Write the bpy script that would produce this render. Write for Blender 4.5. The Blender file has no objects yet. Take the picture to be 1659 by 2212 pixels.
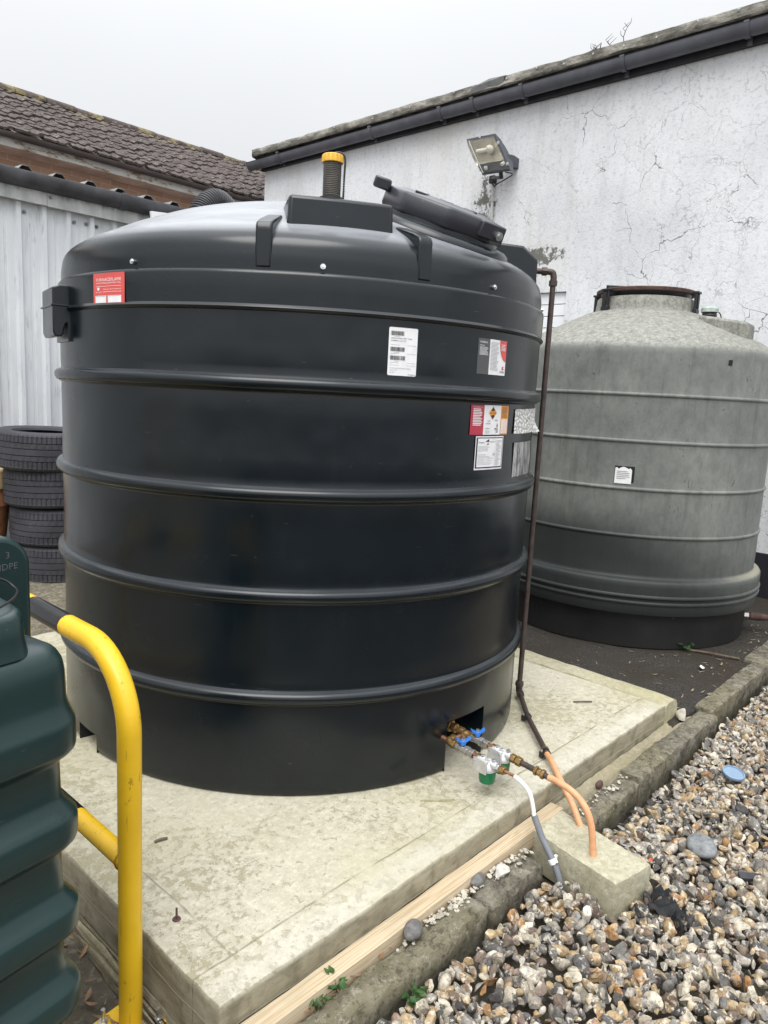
import bpy, bmesh, math, random
import numpy as np
from mathutils import Vector, Matrix
from bpy_extras.object_utils import world_to_camera_view
random.seed(7); RNG = np.random.default_rng(7)
S = bpy.context.scene; COL = S.collection
R_ = math.radians; PI = math.pi

# ------------------------------------------------------------------ camera
cam_d = bpy.data.cameras.new('camera'); cam = bpy.data.objects.new('camera', cam_d); COL.objects.link(cam)
yaw, pitch, roll = 0.7389236, 0.159844, 0.0504429
fw = Vector((math.cos(yaw)*math.cos(pitch), math.sin(yaw)*math.cos(pitch), -math.sin(pitch)))
rt = Vector((math.sin(yaw), -math.cos(yaw), 0)); up = rt.cross(fw)
rt2 = math.cos(roll)*rt + math.sin(roll)*up; up2 = -math.sin(roll)*rt + math.cos(roll)*up
m = Matrix((rt2, up2, -fw)).transposed().to_4x4(); m.translation = Vector((0, 0, 1.56035))
cam.matrix_world = m
cam_d.sensor_fit = 'HORIZONTAL'; cam_d.sensor_width = 36.0; cam_d.lens = 36.0*1602.56/1659.0
cam_d.clip_start = 0.05; cam_d.clip_end = 400.0
S.camera = cam

# ------------------------------------------------------------------ sky, sun, exposure (overcast)
SUN_EL, SUN_AZ = R_(58), R_(-150)          # azimuth of the sun counted from +X
W = bpy.data.worlds.new('World'); S.world = W; W.use_nodes = True
nt = W.node_tree; bg = nt.nodes['Background']
sky = nt.nodes.new('ShaderNodeTexSky'); sky.sky_type = 'NISHITA'; sky.sun_disc = False
sky.sun_elevation = SUN_EL; sky.sun_rotation = R_(90) - SUN_AZ; sky.dust_density = 4.0; sky.air_density = 1.0
hs = nt.nodes.new('ShaderNodeHueSaturation'); hs.inputs['Saturation'].default_value = 0.06; hs.inputs['Value'].default_value = 1.0
nt.links.new(sky.outputs[0], hs.inputs['Color'])
tc = nt.nodes.new('ShaderNodeTexCoord'); sp = nt.nodes.new('ShaderNodeSeparateXYZ'); nt.links.new(tc.outputs['Generated'], sp.inputs[0])
mr = nt.nodes.new('ShaderNodeMapRange'); mr.inputs['From Min'].default_value = 0.0; mr.inputs['From Max'].default_value = 1.0
mr.inputs['To Min'].default_value = 5.45; mr.inputs['To Max'].default_value = 23.0
pw = nt.nodes.new('ShaderNodeMath'); pw.operation = 'POWER'; pw.use_clamp = True; pw.inputs[1].default_value = 2.8
mxz = nt.nodes.new('ShaderNodeMath'); mxz.operation = 'MAXIMUM'; mxz.inputs[1].default_value = 0.0; nt.links.new(sp.outputs['Z'], mxz.inputs[0])
nt.links.new(mxz.outputs[0], pw.inputs[0]); nt.links.new(pw.outputs[0], mr.inputs['Value'])
nz = nt.nodes.new('ShaderNodeTexNoise'); nz.inputs['Scale'].default_value = 1.6; nz.inputs['Detail'].default_value = 3
nt.links.new(tc.outputs['Generated'], nz.inputs['Vector'])
mr2 = nt.nodes.new('ShaderNodeMapRange'); mr2.inputs['To Min'].default_value = 0.90; mr2.inputs['To Max'].default_value = 1.10
nt.links.new(nz.outputs['Fac'], mr2.inputs['Value'])
mu = nt.nodes.new('ShaderNodeMath'); mu.operation = 'MULTIPLY'; nt.links.new(mr.outputs[0], mu.inputs[0]); nt.links.new(mr2.outputs[0], mu.inputs[1])
dt = nt.nodes.new('ShaderNodeVectorMath'); dt.operation = 'DOT_PRODUCT'; dt.inputs[1].default_value = (math.cos(R_(-132)), math.sin(R_(-132)), 0.1)
nt.links.new(tc.outputs['Generated'], dt.inputs[0])
mr3 = nt.nodes.new('ShaderNodeMapRange'); mr3.interpolation_type = 'SMOOTHSTEP'; mr3.inputs['From Min'].default_value = 0.1; mr3.inputs['From Max'].default_value = 0.95; mr3.inputs['To Min'].default_value = 1.0; mr3.inputs['To Max'].default_value = 1.45  # bright patch of sky added behind the camera for the tank's sheen
nt.links.new(dt.outputs['Value'], mr3.inputs['Value'])
mu2 = nt.nodes.new('ShaderNodeMath'); mu2.operation = 'MULTIPLY'; nt.links.new(mu.outputs[0], mu2.inputs[0]); nt.links.new(mr3.outputs[0], mu2.inputs[1]); mu = mu2
cl = nt.nodes.new('ShaderNodeVectorMath'); cl.operation = 'SCALE'; cl.inputs[0].default_value = (0.945, 0.967, 1.0); nt.links.new(mu.outputs[0], cl.inputs['Scale'])
mx = nt.nodes.new('ShaderNodeMix'); mx.data_type = 'RGBA'; mx.inputs[0].default_value = 0.93
nt.links.new(hs.outputs[0], mx.inputs[6]); nt.links.new(cl.outputs[0], mx.inputs[7])
nt.links.new(mx.outputs[2], bg.inputs['Color']); bg.inputs['Strength'].default_value = 0.10

sl = bpy.data.lights.new('sun', 'SUN'); sl.energy = 1.4; sl.angle = R_(40); sl.color = (1.0, 0.97, 0.92)
so = bpy.data.objects.new('sun', sl); COL.objects.link(so)
sd = Vector((math.cos(SUN_EL)*math.cos(SUN_AZ), math.cos(SUN_EL)*math.sin(SUN_AZ), math.sin(SUN_EL)))
so.rotation_euler = sd.to_track_quat('Z', 'Y').to_euler()
S.view_settings.view_transform = 'Standard'; S.view_settings.look = 'None'
S.view_settings.exposure = 0.6; S.view_settings.gamma = 1.0
S.render.engine = 'CYCLES'; S.cycles.max_bounces = 8; S.cycles.use_denoising = True

# ------------------------------------------------------------------ material graph helper
class G:
    def __init__(s, name, rough=0.5, metal=0.0, spec=0.5):
        s.m = bpy.data.materials.new(name); s.m.use_nodes = True; s.nt = s.m.node_tree
        s.b = s.nt.nodes['Principled BSDF']; s.b.inputs['Roughness'].default_value = rough
        s.b.inputs['Metallic'].default_value = metal; s.b.inputs['Specular IOR Level'].default_value = spec
        s.pos = s.nt.nodes.new('ShaderNodeNewGeometry').outputs['Position']
    def put(s, sock, v):
        if isinstance(v, bpy.types.NodeSocket): s.nt.links.new(v, sock)
        elif isinstance(v, tuple) and len(v) == 3 and sock.type == 'RGBA': sock.default_value = (*v, 1)
        else: sock.default_value = v
    def n(s, t, ins=None, **props):
        k = s.nt.nodes.new('ShaderNode'+t)
        for a, b in props.items(): setattr(k, a, b)
        for a, b in (ins or {}).items(): s.put(k.inputs[a], b)
        return k
    def scale(s, vec, xyz): return s.n('Mapping', {'Vector': vec, 'Scale': xyz}).outputs[0]
    def noise(s, scale, detail=4, rough=0.55, vec=None, dist=0.0, col=False):
        k = s.n('TexNoise', {'Vector': vec or s.pos, 'Scale': scale, 'Detail': detail, 'Roughness': rough, 'Distortion': dist})
        return k.outputs['Color' if col else 'Fac']
    def vor(s, scale, vec=None, feature='F1', out='Distance', rand=1.0):
        k = s.n('TexVoronoi', {'Vector': vec or s.pos, 'Scale': scale, 'Randomness': rand}, feature=feature); return k.outputs[out]
    def ramp(s, fac, stops):
        k = s.n('ValToRGB', {'Fac': fac}); e = k.color_ramp.elements
        while len(e) < len(stops): e.new(0.5)
        for el, (p, c) in zip(e, stops):
            el.position = p; el.color = (*c, 1) if isinstance(c, tuple) else (c, c, c, 1)
        return k.outputs[0]
    def mix(s, fac, a, b, mode='MIX'):
        k = s.n('Mix', data_type='RGBA', blend_type=mode); s.put(k.inputs[0], fac); s.put(k.inputs[6], a); s.put(k.inputs[7], b); return k.outputs[2]
    def math(s, op, a, b=0.0, clamp=False):
        k = s.n('Math', operation=op, use_clamp=clamp); s.put(k.inputs[0], a); s.put(k.inputs[1], b); return k.outputs[0]
    def mask(s, v, lo, hi): return s.n('MapRange', {'Value': v, 'From Min': lo, 'From Max': hi}, interpolation_type='SMOOTHSTEP').outputs[0]
    def xyz(s, vec=None):
        k = s.n('SeparateXYZ', {0: vec or s.pos}); return k.outputs
    def bump(s, h, strength=0.3, dist=0.01, prev=None):
        k = s.n('Bump', {'Height': h, 'Strength': strength, 'Distance': dist})
        if prev is not None: s.put(k.inputs['Normal'], prev)
        return k.outputs[0]
    def done(s, col=None, rough=None, normal=None):
        if col is not None: s.put(s.b.inputs['Base Color'], col)
        if rough is not None: s.put(s.b.inputs['Roughness'], rough)
        if normal is not None: s.put(s.b.inputs['Normal'], normal)
        return s.m

def plain(name, col, rough=0.5, metal=0.0, var=0.25, scale=20, bump=0.0, spec=0.5):
    g = G(name, rough, metal, spec)
    f = g.noise(scale, 5); d = tuple(c*(1-var) for c in col); l = tuple(min(1, c*(1+var)) for c in col)
    c = g.ramp(f, [(0.3, d), (0.7, l)])
    nrm = g.bump(g.noise(scale*3, 4), bump, 0.004) if bump else None
    r = g.n('MapRange', {'Value': g.noise(scale*0.7, 3), 'To Min': max(0, rough-0.1), 'To Max': min(1, rough+0.1)}).outputs[0]
    return g.done(c, r, nrm)

MAT = {}
def mats():
    # near-black green tank plastic, slightly dusty, sky sheen painted on upward faces
    def plastic(name, a, b, rough, dust_sheen=0.0, wav=0.25):
        g = G(name, rough, spec=0.5)
        c = g.ramp(g.noise(1.7, 4), [(0.3, a), (0.7, b)])
        z = g.scale(g.pos, (9, 9, 0.7)); streak = g.mask(g.noise(3.0, 5, 0.6, z), 0.52, 0.75)
        c = g.mix(g.math('MULTIPLY', streak, 0.04), c, (0.05, 0.058, 0.06))
        sc = g.mask(g.noise(5.0, 2, 0.5, g.scale(g.pos, (3, 3, 26)), 1.2), 0.745, 0.76)
        c = g.mix(g.math('MULTIPLY', sc, 0.25), c, (0.12, 0.135, 0.135))
        spk = g.mask(g.vor(60), 0.045, 0.02); c = g.mix(g.math('MULTIPLY', spk, g.mask(g.noise(4), .5, .62)), c, (0.3, 0.31, 0.3))
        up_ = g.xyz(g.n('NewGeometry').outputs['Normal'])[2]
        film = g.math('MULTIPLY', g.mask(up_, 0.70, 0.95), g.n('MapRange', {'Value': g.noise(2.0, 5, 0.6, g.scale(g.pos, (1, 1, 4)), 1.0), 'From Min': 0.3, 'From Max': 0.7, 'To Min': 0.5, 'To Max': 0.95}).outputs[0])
        c = g.mix(g.math('MULTIPLY', film, dust_sheen), c, (0.42, 0.44, 0.47))  # pale dusty film on upward faces, sky sheen put into its colour
        h = g.math('ADD', g.math('MULTIPLY', g.noise(2.6, 2), 1.0), g.math('MULTIPLY', g.noise(120, 2), 0.012))
        r = g.n('MapRange', {'Value': g.noise(3.2, 5), 'To Min': rough-0.08, 'To Max': rough+0.12}).outputs[0]
        return g.done(c, r, g.bump(h, wav, 0.03))
    MAT['tank'] = plastic('dark_tank_plastic', (0.0018, 0.0046, 0.0070), (0.0030, 0.0070, 0.0105), 0.23, 0.10)
    MAT['dome'] = plastic('dusty_sheen_tank_plastic', (0.0020, 0.0050, 0.0074), (0.0034, 0.0074, 0.0110), 0.23, 0.95)
    MAT['lid'] = plastic('grey_lid_plastic', (0.034, 0.035, 0.042), (0.045, 0.046, 0.055), 0.28, 0.3)
    MAT['green'] = plastic('green_tank_plastic', (0.008, 0.024, 0.0235), (0.013, 0.036, 0.035), 0.27, 0.12, wav=0.2)
    # faded old tank
    g = G('faded_tank_plastic', 0.55, spec=0.35)
    x, y, z = g.xyz()
    f = g.noise(2.2, 6, 0.6); c = g.ramp(f, [(0.3, (0.135, 0.147, 0.136)), (0.55, (0.18, 0.19, 0.176)), (0.75, (0.23, 0.238, 0.22))])
    c = g.mix(0.42, c, g.ramp(g.noise(13, 9, 0.78, g.scale(g.pos, (1, 1, 0.7))), [(0.34, (0.25, 0.25, 0.25)), (0.5, (0.5, 0.5, 0.5)), (0.66, (0.74, 0.74, 0.73))]), 'OVERLAY')
    top = g.mask(g.math('ADD', z, g.math('MULTIPLY', g.noise(5, 4), 0.08)), 1.95, 2.03)
    lich = g.mix(g.mask(g.noise(34, 9, 0.85), 0.36, 0.66), (0.13, 0.13, 0.112), (0.38, 0.375, 0.325))
    c = g.mix(g.math('MULTIPLY', top, 0.8), c, lich)
    ang = g.math('ADD', g.math('MULTIPLY', x, -0.6), g.math('MULTIPLY', y, 0.8))      # darkening painted low down, round the side away from the yard
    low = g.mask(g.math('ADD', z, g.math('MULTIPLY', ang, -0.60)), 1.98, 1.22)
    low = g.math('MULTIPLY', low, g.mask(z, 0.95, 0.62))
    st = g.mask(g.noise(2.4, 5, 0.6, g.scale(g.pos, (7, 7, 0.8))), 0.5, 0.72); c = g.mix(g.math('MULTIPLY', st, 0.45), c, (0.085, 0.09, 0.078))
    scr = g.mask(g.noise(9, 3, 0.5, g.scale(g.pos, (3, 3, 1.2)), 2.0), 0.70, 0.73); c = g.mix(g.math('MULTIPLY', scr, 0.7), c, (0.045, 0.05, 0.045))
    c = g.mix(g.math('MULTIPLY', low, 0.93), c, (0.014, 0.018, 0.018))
    led = g.math('MULTIPLY', g.mask(z, 0.375, 0.392), g.mask(z, 0.415, 0.40)); c = g.mix(g.math('MULTIPLY', g.math('MULTIPLY', led, g.mask(low, 0.8, 0.2)), 0.7), c, (0.34, 0.32, 0.24))
    MAT['old'] = g.done(c, g.n('MapRange', {'Value': g.noise(4, 4), 'To Min': 0.42, 'To Max': 0.68}).outputs[0], g.bump(g.noise(40, 5), 0.15, 0.006))
    g = G('black_base_plastic', 0.55, spec=0.3)
    c = g.ramp(g.noise(3, 5), [(0.3, (0.008, 0.008, 0.009)), (0.7, (0.02, 0.02, 0.021))])
    c = g.mix(g.math('MULTIPLY', g.mask(g.vor(16), 0.12, 0.05), g.mask(g.noise(7), 0.5, 0.6)), c, (0.10, 0.095, 0.085))
    x, y, z = g.xyz(); c = g.mix(g.math('MULTIPLY', g.mask(z, 0.03, -0.1), 0.5), c, (0.022, 0.020, 0.018))
    MAT['oldbase'] = g.done(c, None, g.bump(g.noise(30, 4), 0.2, 0.005))
    # concrete pad
    def concrete(name, lightc, midc, patch, algae, border=False, rough_bump=0.35, patchy=0.5, side=False):
        g = G(name, 0.85, spec=0.25); x, y, z = g.xyz()
        warp = g.n('VectorMath', {0: g.pos, 1: g.n('VectorMath', {0: g.noise(9, 3, col=True), 'Scale': 0.05}, operation='SCALE').outputs[0]}, operation='ADD').outputs[0]
        base = g.ramp(g.noise(4.5, 6, 0.65), [(0.3, midc), (0.62, lightc)])
        base = g.mix(0.55, base, g.ramp(g.noise(34, 9, 0.85), [(0.32, tuple(v*0.55 for v in midc)), (0.5, midc), (0.68, tuple(min(1, v*1.25) for v in lightc))]))
        big = g.noise(1.5, 3, 0.5); pt = g.noise(30, 9, 0.78, warp)
        pm = g.math('MULTIPLY', g.mask(g.math('ADD', pt, g.math('MULTIPLY', big, 0.42)), 0.735, 0.80), patchy)
        base = g.mix(pm, base, patch)
        base = g.mix(g.math('MULTIPLY', g.mask(g.noise(1.1, 4, 0.6), 0.46, 0.68), 0.55), base, algae)
        pores = g.mask(g.vor(70), 0.16, 0.07); pores = g.math('MULTIPLY', pores, g.mask(g.noise(11, 3), 0.48, 0.62))
        base = g.mix(g.math('MULTIPLY', pores, 0.75), base, (0.07, 0.06, 0.045))
        h = g.math('ADD', g.noise(38, 9, 0.8), g.math('MULTIPLY', pores, -0.7)); h = g.math('ADD', h, g.math('MULTIPLY', pm, -0.3))
        if border:
            wob = g.math('MULTIPLY', g.math('SUBTRACT', g.noise(3, 4), 0.5), 0.03)
            l1 = g.mask(g.math('ABSOLUTE', g.math('ADD', g.math('SUBTRACT', y, 1.505), wob)), 0.006, 0.0)
            l2 = g.math('MULTIPLY', g.mask(g.math('ABSOLUTE', g.math('ADD', g.math('SUBTRACT', x, 1.118), wob)), 0.006, 0.0), g.mask(y, 1.49, 1.5))
            ln = g.math('MULTIPLY', g.math('MAXIMUM', l1, l2), g.mask(g.noise(5, 3), 0.38, 0.55))
            base = g.mix(g.math('MULTIPLY', ln, 0.7), base, (0.2, 0.18, 0.12)); h = g.math('ADD', h, g.math('MULTIPLY', ln, -0.8))
            edge = g.math('MULTIPLY', g.mask(g.math('ADD', y, wob), 1.50, 1.42), g.mask(z, -0.01, 0.0)); base = g.mix(g.math('MULTIPLY', edge, 0.4), base, (0.56, 0.54, 0.47))
            sd_ = g.mask(z, -0.003, -0.02)
            sh = g.mask(g.math('ABSOLUTE', g.math('ADD', g.math('ADD', z, 0.088), g.math('MULTIPLY', wob, 0.25))), 0.005, 0.0)
            sc = g.ramp(g.noise(4, 5, 0.6, g.scale(g.pos, (1, 1, 6))), [(0.3, (0.19, 0.17, 0.115)), (0.7, (0.36, 0.325, 0.235))])
            sc = g.mix(g.math('MULTIPLY', g.mask(g.noise(14, 3), 0.5, 0.7), 0.5), sc, (0.09, 0.08, 0.045))
            sc = g.mix(g.math('MULTIPLY', pores, 0.8), sc, (0.05, 0.045, 0.03)); sc = g.mix(sh, sc, (0.33, 0.3, 0.22))
            base = g.mix(sd_, base, sc)
            h = g.math('ADD', h, g.math('MULTIPLY', g.math('MULTIPLY', sh, sd_), 0.6))
        return g.done(base, None, g.bump(h, rough_bump, 0.006))
    MAT['pad'] = concrete('pale_pad_concrete', (0.60, 0.57, 0.465), (0.43, 0.40, 0.305), (0.33, 0.297, 0.195), (0.42, 0.39, 0.255), True, 0.6, 0.85)
    MAT['edging'] = concrete('rough_edging_concrete', (0.50, 0.47, 0.35), (0.38, 0.35, 0.24), (0.28, 0.25, 0.15), (0.42, 0.39, 0.22), False, 0.9, 0.4)
    MAT['block'] = concrete('block_concrete', (0.60, 0.57, 0.45), (0.45, 0.42, 0.30), (0.25, 0.23, 0.14), (0.36, 0.33, 0.19), False, 1.0, 0.3)
    MAT['spill'] = concrete('spilt_concrete', (0.40, 0.365, 0.275), (0.29, 0.255, 0.175), (0.2, 0.17, 0.1), (0.26, 0.23, 0.13), False, 0.8, 0.4)
    MAT['flake'] = plain('pale_mortar', (0.42, 0.39, 0.32), 0.9, var=0.3, scale=30, bump=0.4)
    # mossy kerb
    g = G('mossy_kerb_concrete', 0.92, spec=0.2); x, y, z = g.xyz()
    c = g.ramp(g.noise(9, 6, 0.7), [(0.3, (0.07, 0.062, 0.047)), (0.5, (0.17, 0.155, 0.12)), (0.72, (0.33, 0.31, 0.25))])
    c = g.mix(g.math('MULTIPLY', g.mask(g.noise(2.5, 4), 0.42, 0.62), 0.5), c, (0.21, 0.19, 0.11))
    c = g.mix(g.math('MULTIPLY', g.mask(g.noise(38, 6, 0.8), 0.53, 0.64), 0.7), c, (0.36, 0.34, 0.28)); c = g.mix(g.math('MULTIPLY', g.mask(g.noise(31, 6, 0.8), 0.5, 0.40), 0.65), c, (0.045, 0.04, 0.03))
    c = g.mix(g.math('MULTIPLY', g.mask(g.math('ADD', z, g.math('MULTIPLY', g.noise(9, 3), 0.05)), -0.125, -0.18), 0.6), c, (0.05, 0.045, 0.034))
    MAT['kerb'] = g.done(c, None, g.bump(g.noise(45, 6, 0.75), 0.9, 0.012))
    # ground: tarmac on one side, soil and old concrete on the other
    g = G('yard_ground', 0.9, spec=0.3); x, y, z = g.xyz()
    tar = g.ramp(g.noise(90, 5, 0.7), [(0.35, (0.018, 0.016, 0.014)), (0.55, (0.048, 0.043, 0.037)), (0.75, (0.11, 0.1, 0.088))])
    tar = g.mix(g.math('MULTIPLY', g.mask(g.noise(2.2, 5, 0.6), 0.45, 0.62), 0.7), tar, (0.035, 0.028, 0.018))
    tar = g.mix(g.math('MULTIPLY', g.mask(g.vor(85), 0.17, 0.1), g.mask(g.noise(6), 0.42, 0.58)), tar, (0.3, 0.28, 0.24))
    soil = g.ramp(g.noise(14, 6, 0.7), [(0.3, (0.075, 0.064, 0.045)), (0.5, (0.16, 0.14, 0.1)), (0.7, (0.29, 0.265, 0.2))])
    soil = g.mix(g.math('MULTIPLY', g.mask(g.noise(50, 5), 0.55, 0.66), 0.6), soil, (0.4, 0.375, 0.3))
    near = g.mask(g.math('ADD', y, g.math('MULTIPLY', g.noise(7, 4), 0.4)), 2.7, 2.2)
    soil = g.mix(g.math('MULTIPLY', near, 0.65), soil, (0.055, 0.048, 0.036))
    c = g.mix(g.math('MAXIMUM', g.mask(x, 3.6, 3.9), g.mask(y, 0.6, -0.2)), soil, tar)  # unseen ground behind the camera made tarmac-dark for the tank's reflections
    MAT['ground'] = g.done(c, None, g.bump(g.noise(70, 6, 0.75), 0.9, 0.012))
    # gravel
    g = G('flint_gravel', 0.6, spec=0.4)
    at = g.n('Attribute', attribute_name='stone_colour').outputs['Color']
    c = g.mix(0.6, at, g.ramp(g.noise(45, 5, 0.7), [(0.3, (0.06, 0.055, 0.05)), (0.5, (0.5, 0.5, 0.5)), (0.7, (1, 1, 1))]), 'OVERLAY')
    cortex = g.math('MULTIPLY', g.mask(g.noise(42, 5, 0.7), 0.53, 0.56), g.mask(g.noise(13, 2), 0.42, 0.5))
    c = g.mix(g.math('MULTIPLY', cortex, 0.8), c, (0.56, 0.51, 0.42))
    c = g.mix(g.math('MULTIPLY', g.mask(g.noise(75, 3), 0.6, 0.66), 0.5), c, (0.05, 0.045, 0.04))
    MAT['gravel'] = g.done(c, g.n('MapRange', {'Value': g.noise(20), 'To Min': 0.62, 'To Max': 0.9}).outputs[0], g.bump(g.noise(140, 5, 0.7), 0.5, 0.004))
    # white render, cracked and grimy
    g = G('cracked_white_render', 0.9, spec=0.2); x, y, z = g.xyz()
    c = g.ramp(g.noise(1.2, 6, 0.6), [(0.3, (0.60, 0.613, 0.632)), (0.6, (0.735, 0.75, 0.77))])
    st = g.noise(2.2, 6, 0.65, g.scale(g.pos, (1, 3.0, 0.45))); c = g.mix(g.math('MULTIPLY', g.mask(st, 0.48, 0.74), 0.38), c, (0.45, 0.45, 0.435))
    c = g.mix(g.math('MULTIPLY', g.mask(g.noise(24, 6, 0.75), 0.5, 0.66), 0.5), c, (0.42, 0.425, 0.425))
    c = g.mix(g.math('MULTIPLY', g.mask(g.noise(0.9, 3), 0.5, 0.7), 0.25), c, (0.62, 0.6, 0.52))
    wv = g.n('VectorMath', {0: g.scale(g.pos, (0.0, 1, 1)), 1: g.n('VectorMath', {0: g.noise(2.3, 4, 0.6, col=True), 'Scale': 0.45}, operation='SCALE').outputs[0]}, operation='ADD').outputs[0]
    e1 = g.vor(1.55, wv, 'DISTANCE_TO_EDGE'); e2 = g.vor(3.6, wv, 'DISTANCE_TO_EDGE')
    area = g.mask(g.math('ADD', g.math('MULTIPLY', y, -1.0), g.math('MULTIPLY', z, -0.55)), -8.6, -5.4)
    brk = g.noise(1.7, 4, 0.6)
    w1 = g.n('MapRange', {'Value': g.noise(3.1, 4, 0.7), 'From Min': 0.42, 'From Max': 0.72, 'To Min': 0.001, 'To Max': 0.011}).outputs[0]
    k1 = g.math('LESS_THAN', e1, w1); k1 = g.math('MULTIPLY', k1, g.math('MULTIPLY', g.mask(brk, 0.43, 0.53), area))
    k2 = g.math('MULTIPLY', g.mask(e2, 0.022, 0.0), g.math('MULTIPLY', g.mask(g.noise(2.6, 3), 0.40, 0.55), 0.42))
    c = g.mix(g.math('MULTIPLY', k2, area), c, (0.22, 0.215, 0.2))
    c = g.mix(g.math('MULTIPLY', k1, 0.74), c, (0.085, 0.083, 0.075))
    def blob(y0, z0, ry, rz):
        a = g.math('DIVIDE', g.math('SUBTRACT', y, y0), ry); b = g.math('DIVIDE', g.math('SUBTRACT', z, z0), rz)
        return g.math('SUBTRACT', 1.0, g.math('ADD', g.math('MULTIPLY', a, a), g.math('MULTIPLY', b, b)), True)
    moss = g.math('MAXIMUM', blob(4.52, 3.08, 0.52, 0.16), g.math('MAXIMUM', g.math('MULTIPLY', blob(5.24, 3.70, 0.22, 0.42), 0.8), g.math('MULTIPLY', blob(3.1, 3.2, 0.9, 0.35), 0.22)))
    mn = g.math('ADD', g.noise(9, 6, 0.75), g.math('MULTIPLY', moss, 0.27)); mm = g.math('MULTIPLY', g.mask(mn, 0.66, 0.72), g.mask(moss, 0.0, 0.2))
    c = g.mix(g.math('MULTIPLY', mm, 0.85), c, (0.075, 0.072, 0.05))
    h = g.math('ADD', g.noise(42, 6, 0.75), g.math('MULTIPLY', k1, -1.5))
    MAT['render'] = g.done(c, None, g.bump(h, 0.35, 0.015))
    # weathered coping
    g = G('weathered_coping', 0.9, spec=0.2)
    c = g.ramp(g.noise(5, 6, 0.75, g.scale(g.pos, (1, 0.6, 2))), [(0.34, (0.05, 0.048, 0.044)), (0.5, (0.2, 0.19, 0.165)), (0.66, (0.42, 0.40, 0.35))])
    MAT['coping'] = g.done(c, None, g.bump(g.noise(30, 6, 0.7), 0.8, 0.02))
    MAT['gutter'] = plain('dark_grey_gutter', (0.085, 0.088, 0.104), 0.42, var=0.3, scale=4)
    MAT['fascia_dark'] = plain('dark_soffit', (0.02, 0.02, 0.024), 0.7, var=0.5, scale=9, bump=0.3)
    MAT['plinth'] = plain('black_plinth_paint', (0.012, 0.012, 0.018), 0.7, var=0.4, scale=8, bump=0.3)
    MAT['white_panel'] = plain('white_panel', (0.8, 0.81, 0.83), 0.4, var=0.05, scale=3)
    # shed
    g = G('white_cladding', 0.45, spec=0.4)
    c = g.ramp(g.noise(1.5, 5), [(0.3, (0.58, 0.60, 0.625)), (0.7, (0.70, 0.72, 0.74))])
    c = g.mix(g.math('MULTIPLY', g.mask(g.noise(3.5, 6, 0.7, g.scale(g.pos, (5, 1, 0.5))), 0.5, 0.68), 0.45), c, (0.40, 0.42, 0.44))
    c = g.mix(g.math('MULTIPLY', g.mask(g.noise(13, 4, 0.6, g.scale(g.pos, (2, 1, 0.4))), 0.6, 0.72), 0.5), c, (0.33, 0.34, 0.35))
    MAT['cladding'] = g.done(c, None, None)
    g = G('grimy_fascia', 0.6, spec=0.3); x, y, z = g.xyz()
    c = g.ramp(g.noise(2, 5, 0.6, g.scale(g.pos, (4, 1, 1))), [(0.35, (0.33, 0.34, 0.33)), (0.65, (0.52, 0.53, 0.52))])
    gr = g.math('ADD', g.math('MULTIPLY', g.noise(6, 6, 0.7, g.scale(g.pos, (2.5, 1, 0.6))), 0.16), g.math('SUBTRACT', z, 3.03))
    c = g.mix(g.math('MULTIPLY', g.mask(gr, 0.05, 0.125), 0.9), c, (0.06, 0.06, 0.065)); MAT['shed_fascia'] = g.done(c)
    MAT['shed_gutter'] = plain('grimy_black_gutter', (0.06, 0.06, 0.067), 0.6, var=0.5, scale=6, bump=0.2)
    MAT['roofsheet'] = plain('grey_roof_sheet', (0.19, 0.19, 0.19), 0.6, var=0.4, scale=5)
    # brick house
    g = G('red_brick', 0.9, spec=0.2)
    vec = g.n('CombineXYZ', {'X': g.xyz()[0], 'Y': g.xyz()[2], 'Z': 0.0}).outputs[0]
    br = g.n('TexBrick', {'Vector': vec, 'Color1': (0.52, 0.315, 0.22), 'Color2': (0.39, 0.235, 0.165), 'Mortar': (0.52, 0.44, 0.36), 'Scale': 1.0, 'Mortar Size': 0.006, 'Brick Width': 0.26, 'Row Height': 0.085, 'Mortar Smooth': 0.2}).outputs
    c = g.mix(g.math('MULTIPLY', g.noise(7, 5), 0.35), br['Color'], (0.42, 0.27, 0.18))
    MAT['brick'] = g.done(c, None, g.bump(g.math('ADD', g.math('MULTIPLY', br['Fac'], -1.0), g.math('MULTIPLY', g.noise(40, 4), 0.4)), 0.5, 0.01))
    g = G('weathered_roof_tile', 0.9, spec=0.2)
    c = g.ramp(g.noise(7, 6, 0.7), [(0.3, (0.05, 0.041, 0.039)), (0.55, (0.10, 0.082, 0.076)), (0.75, (0.165, 0.138, 0.127))])
    c = g.mix(g.math('MULTIPLY', g.mask(g.noise(22, 5, 0.7), 0.58, 0.66), 0.7), c, (0.28, 0.27, 0.25))
    zz = g.xyz()[2]; c = g.mix(g.math('MULTIPLY', g.math('MULTIPLY', g.mask(zz, 5.35, 5.6), g.mask(g.noise(4, 4), 0.5, 0.62)), 0.7), c, (0.26, 0.22, 0.10))
    MAT['tile'] = g.done(c, None, g.bump(g.noise(35, 5), 0.6, 0.015))
    g = G('peeling_fascia', 0.8, spec=0.2)
    c = g.ramp(g.noise(3.2, 6, 0.75, g.scale(g.pos, (1, 1, 3))), [(0.36, (0.14, 0.09, 0.07)), (0.43, (0.28, 0.2, 0.14)), (0.48, (0.5, 0.48, 0.44)), (0.7, (0.6, 0.58, 0.55))])
    MAT['peel'] = g.done(c, None, g.bump(g.noise(12, 5), 0.4, 0.01))
    MAT['soffit'] = plain('brown_soffit', (0.55, 0.43, 0.37), 0.8, var=0.3, scale=4)
    MAT['brown_gutter'] = plain('brown_gutter', (0.055, 0.042, 0.04), 0.6, var=0.3, scale=5)
    # small stuff
    g = G('scuffed_yellow_paint', 0.38, spec=0.5)
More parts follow.
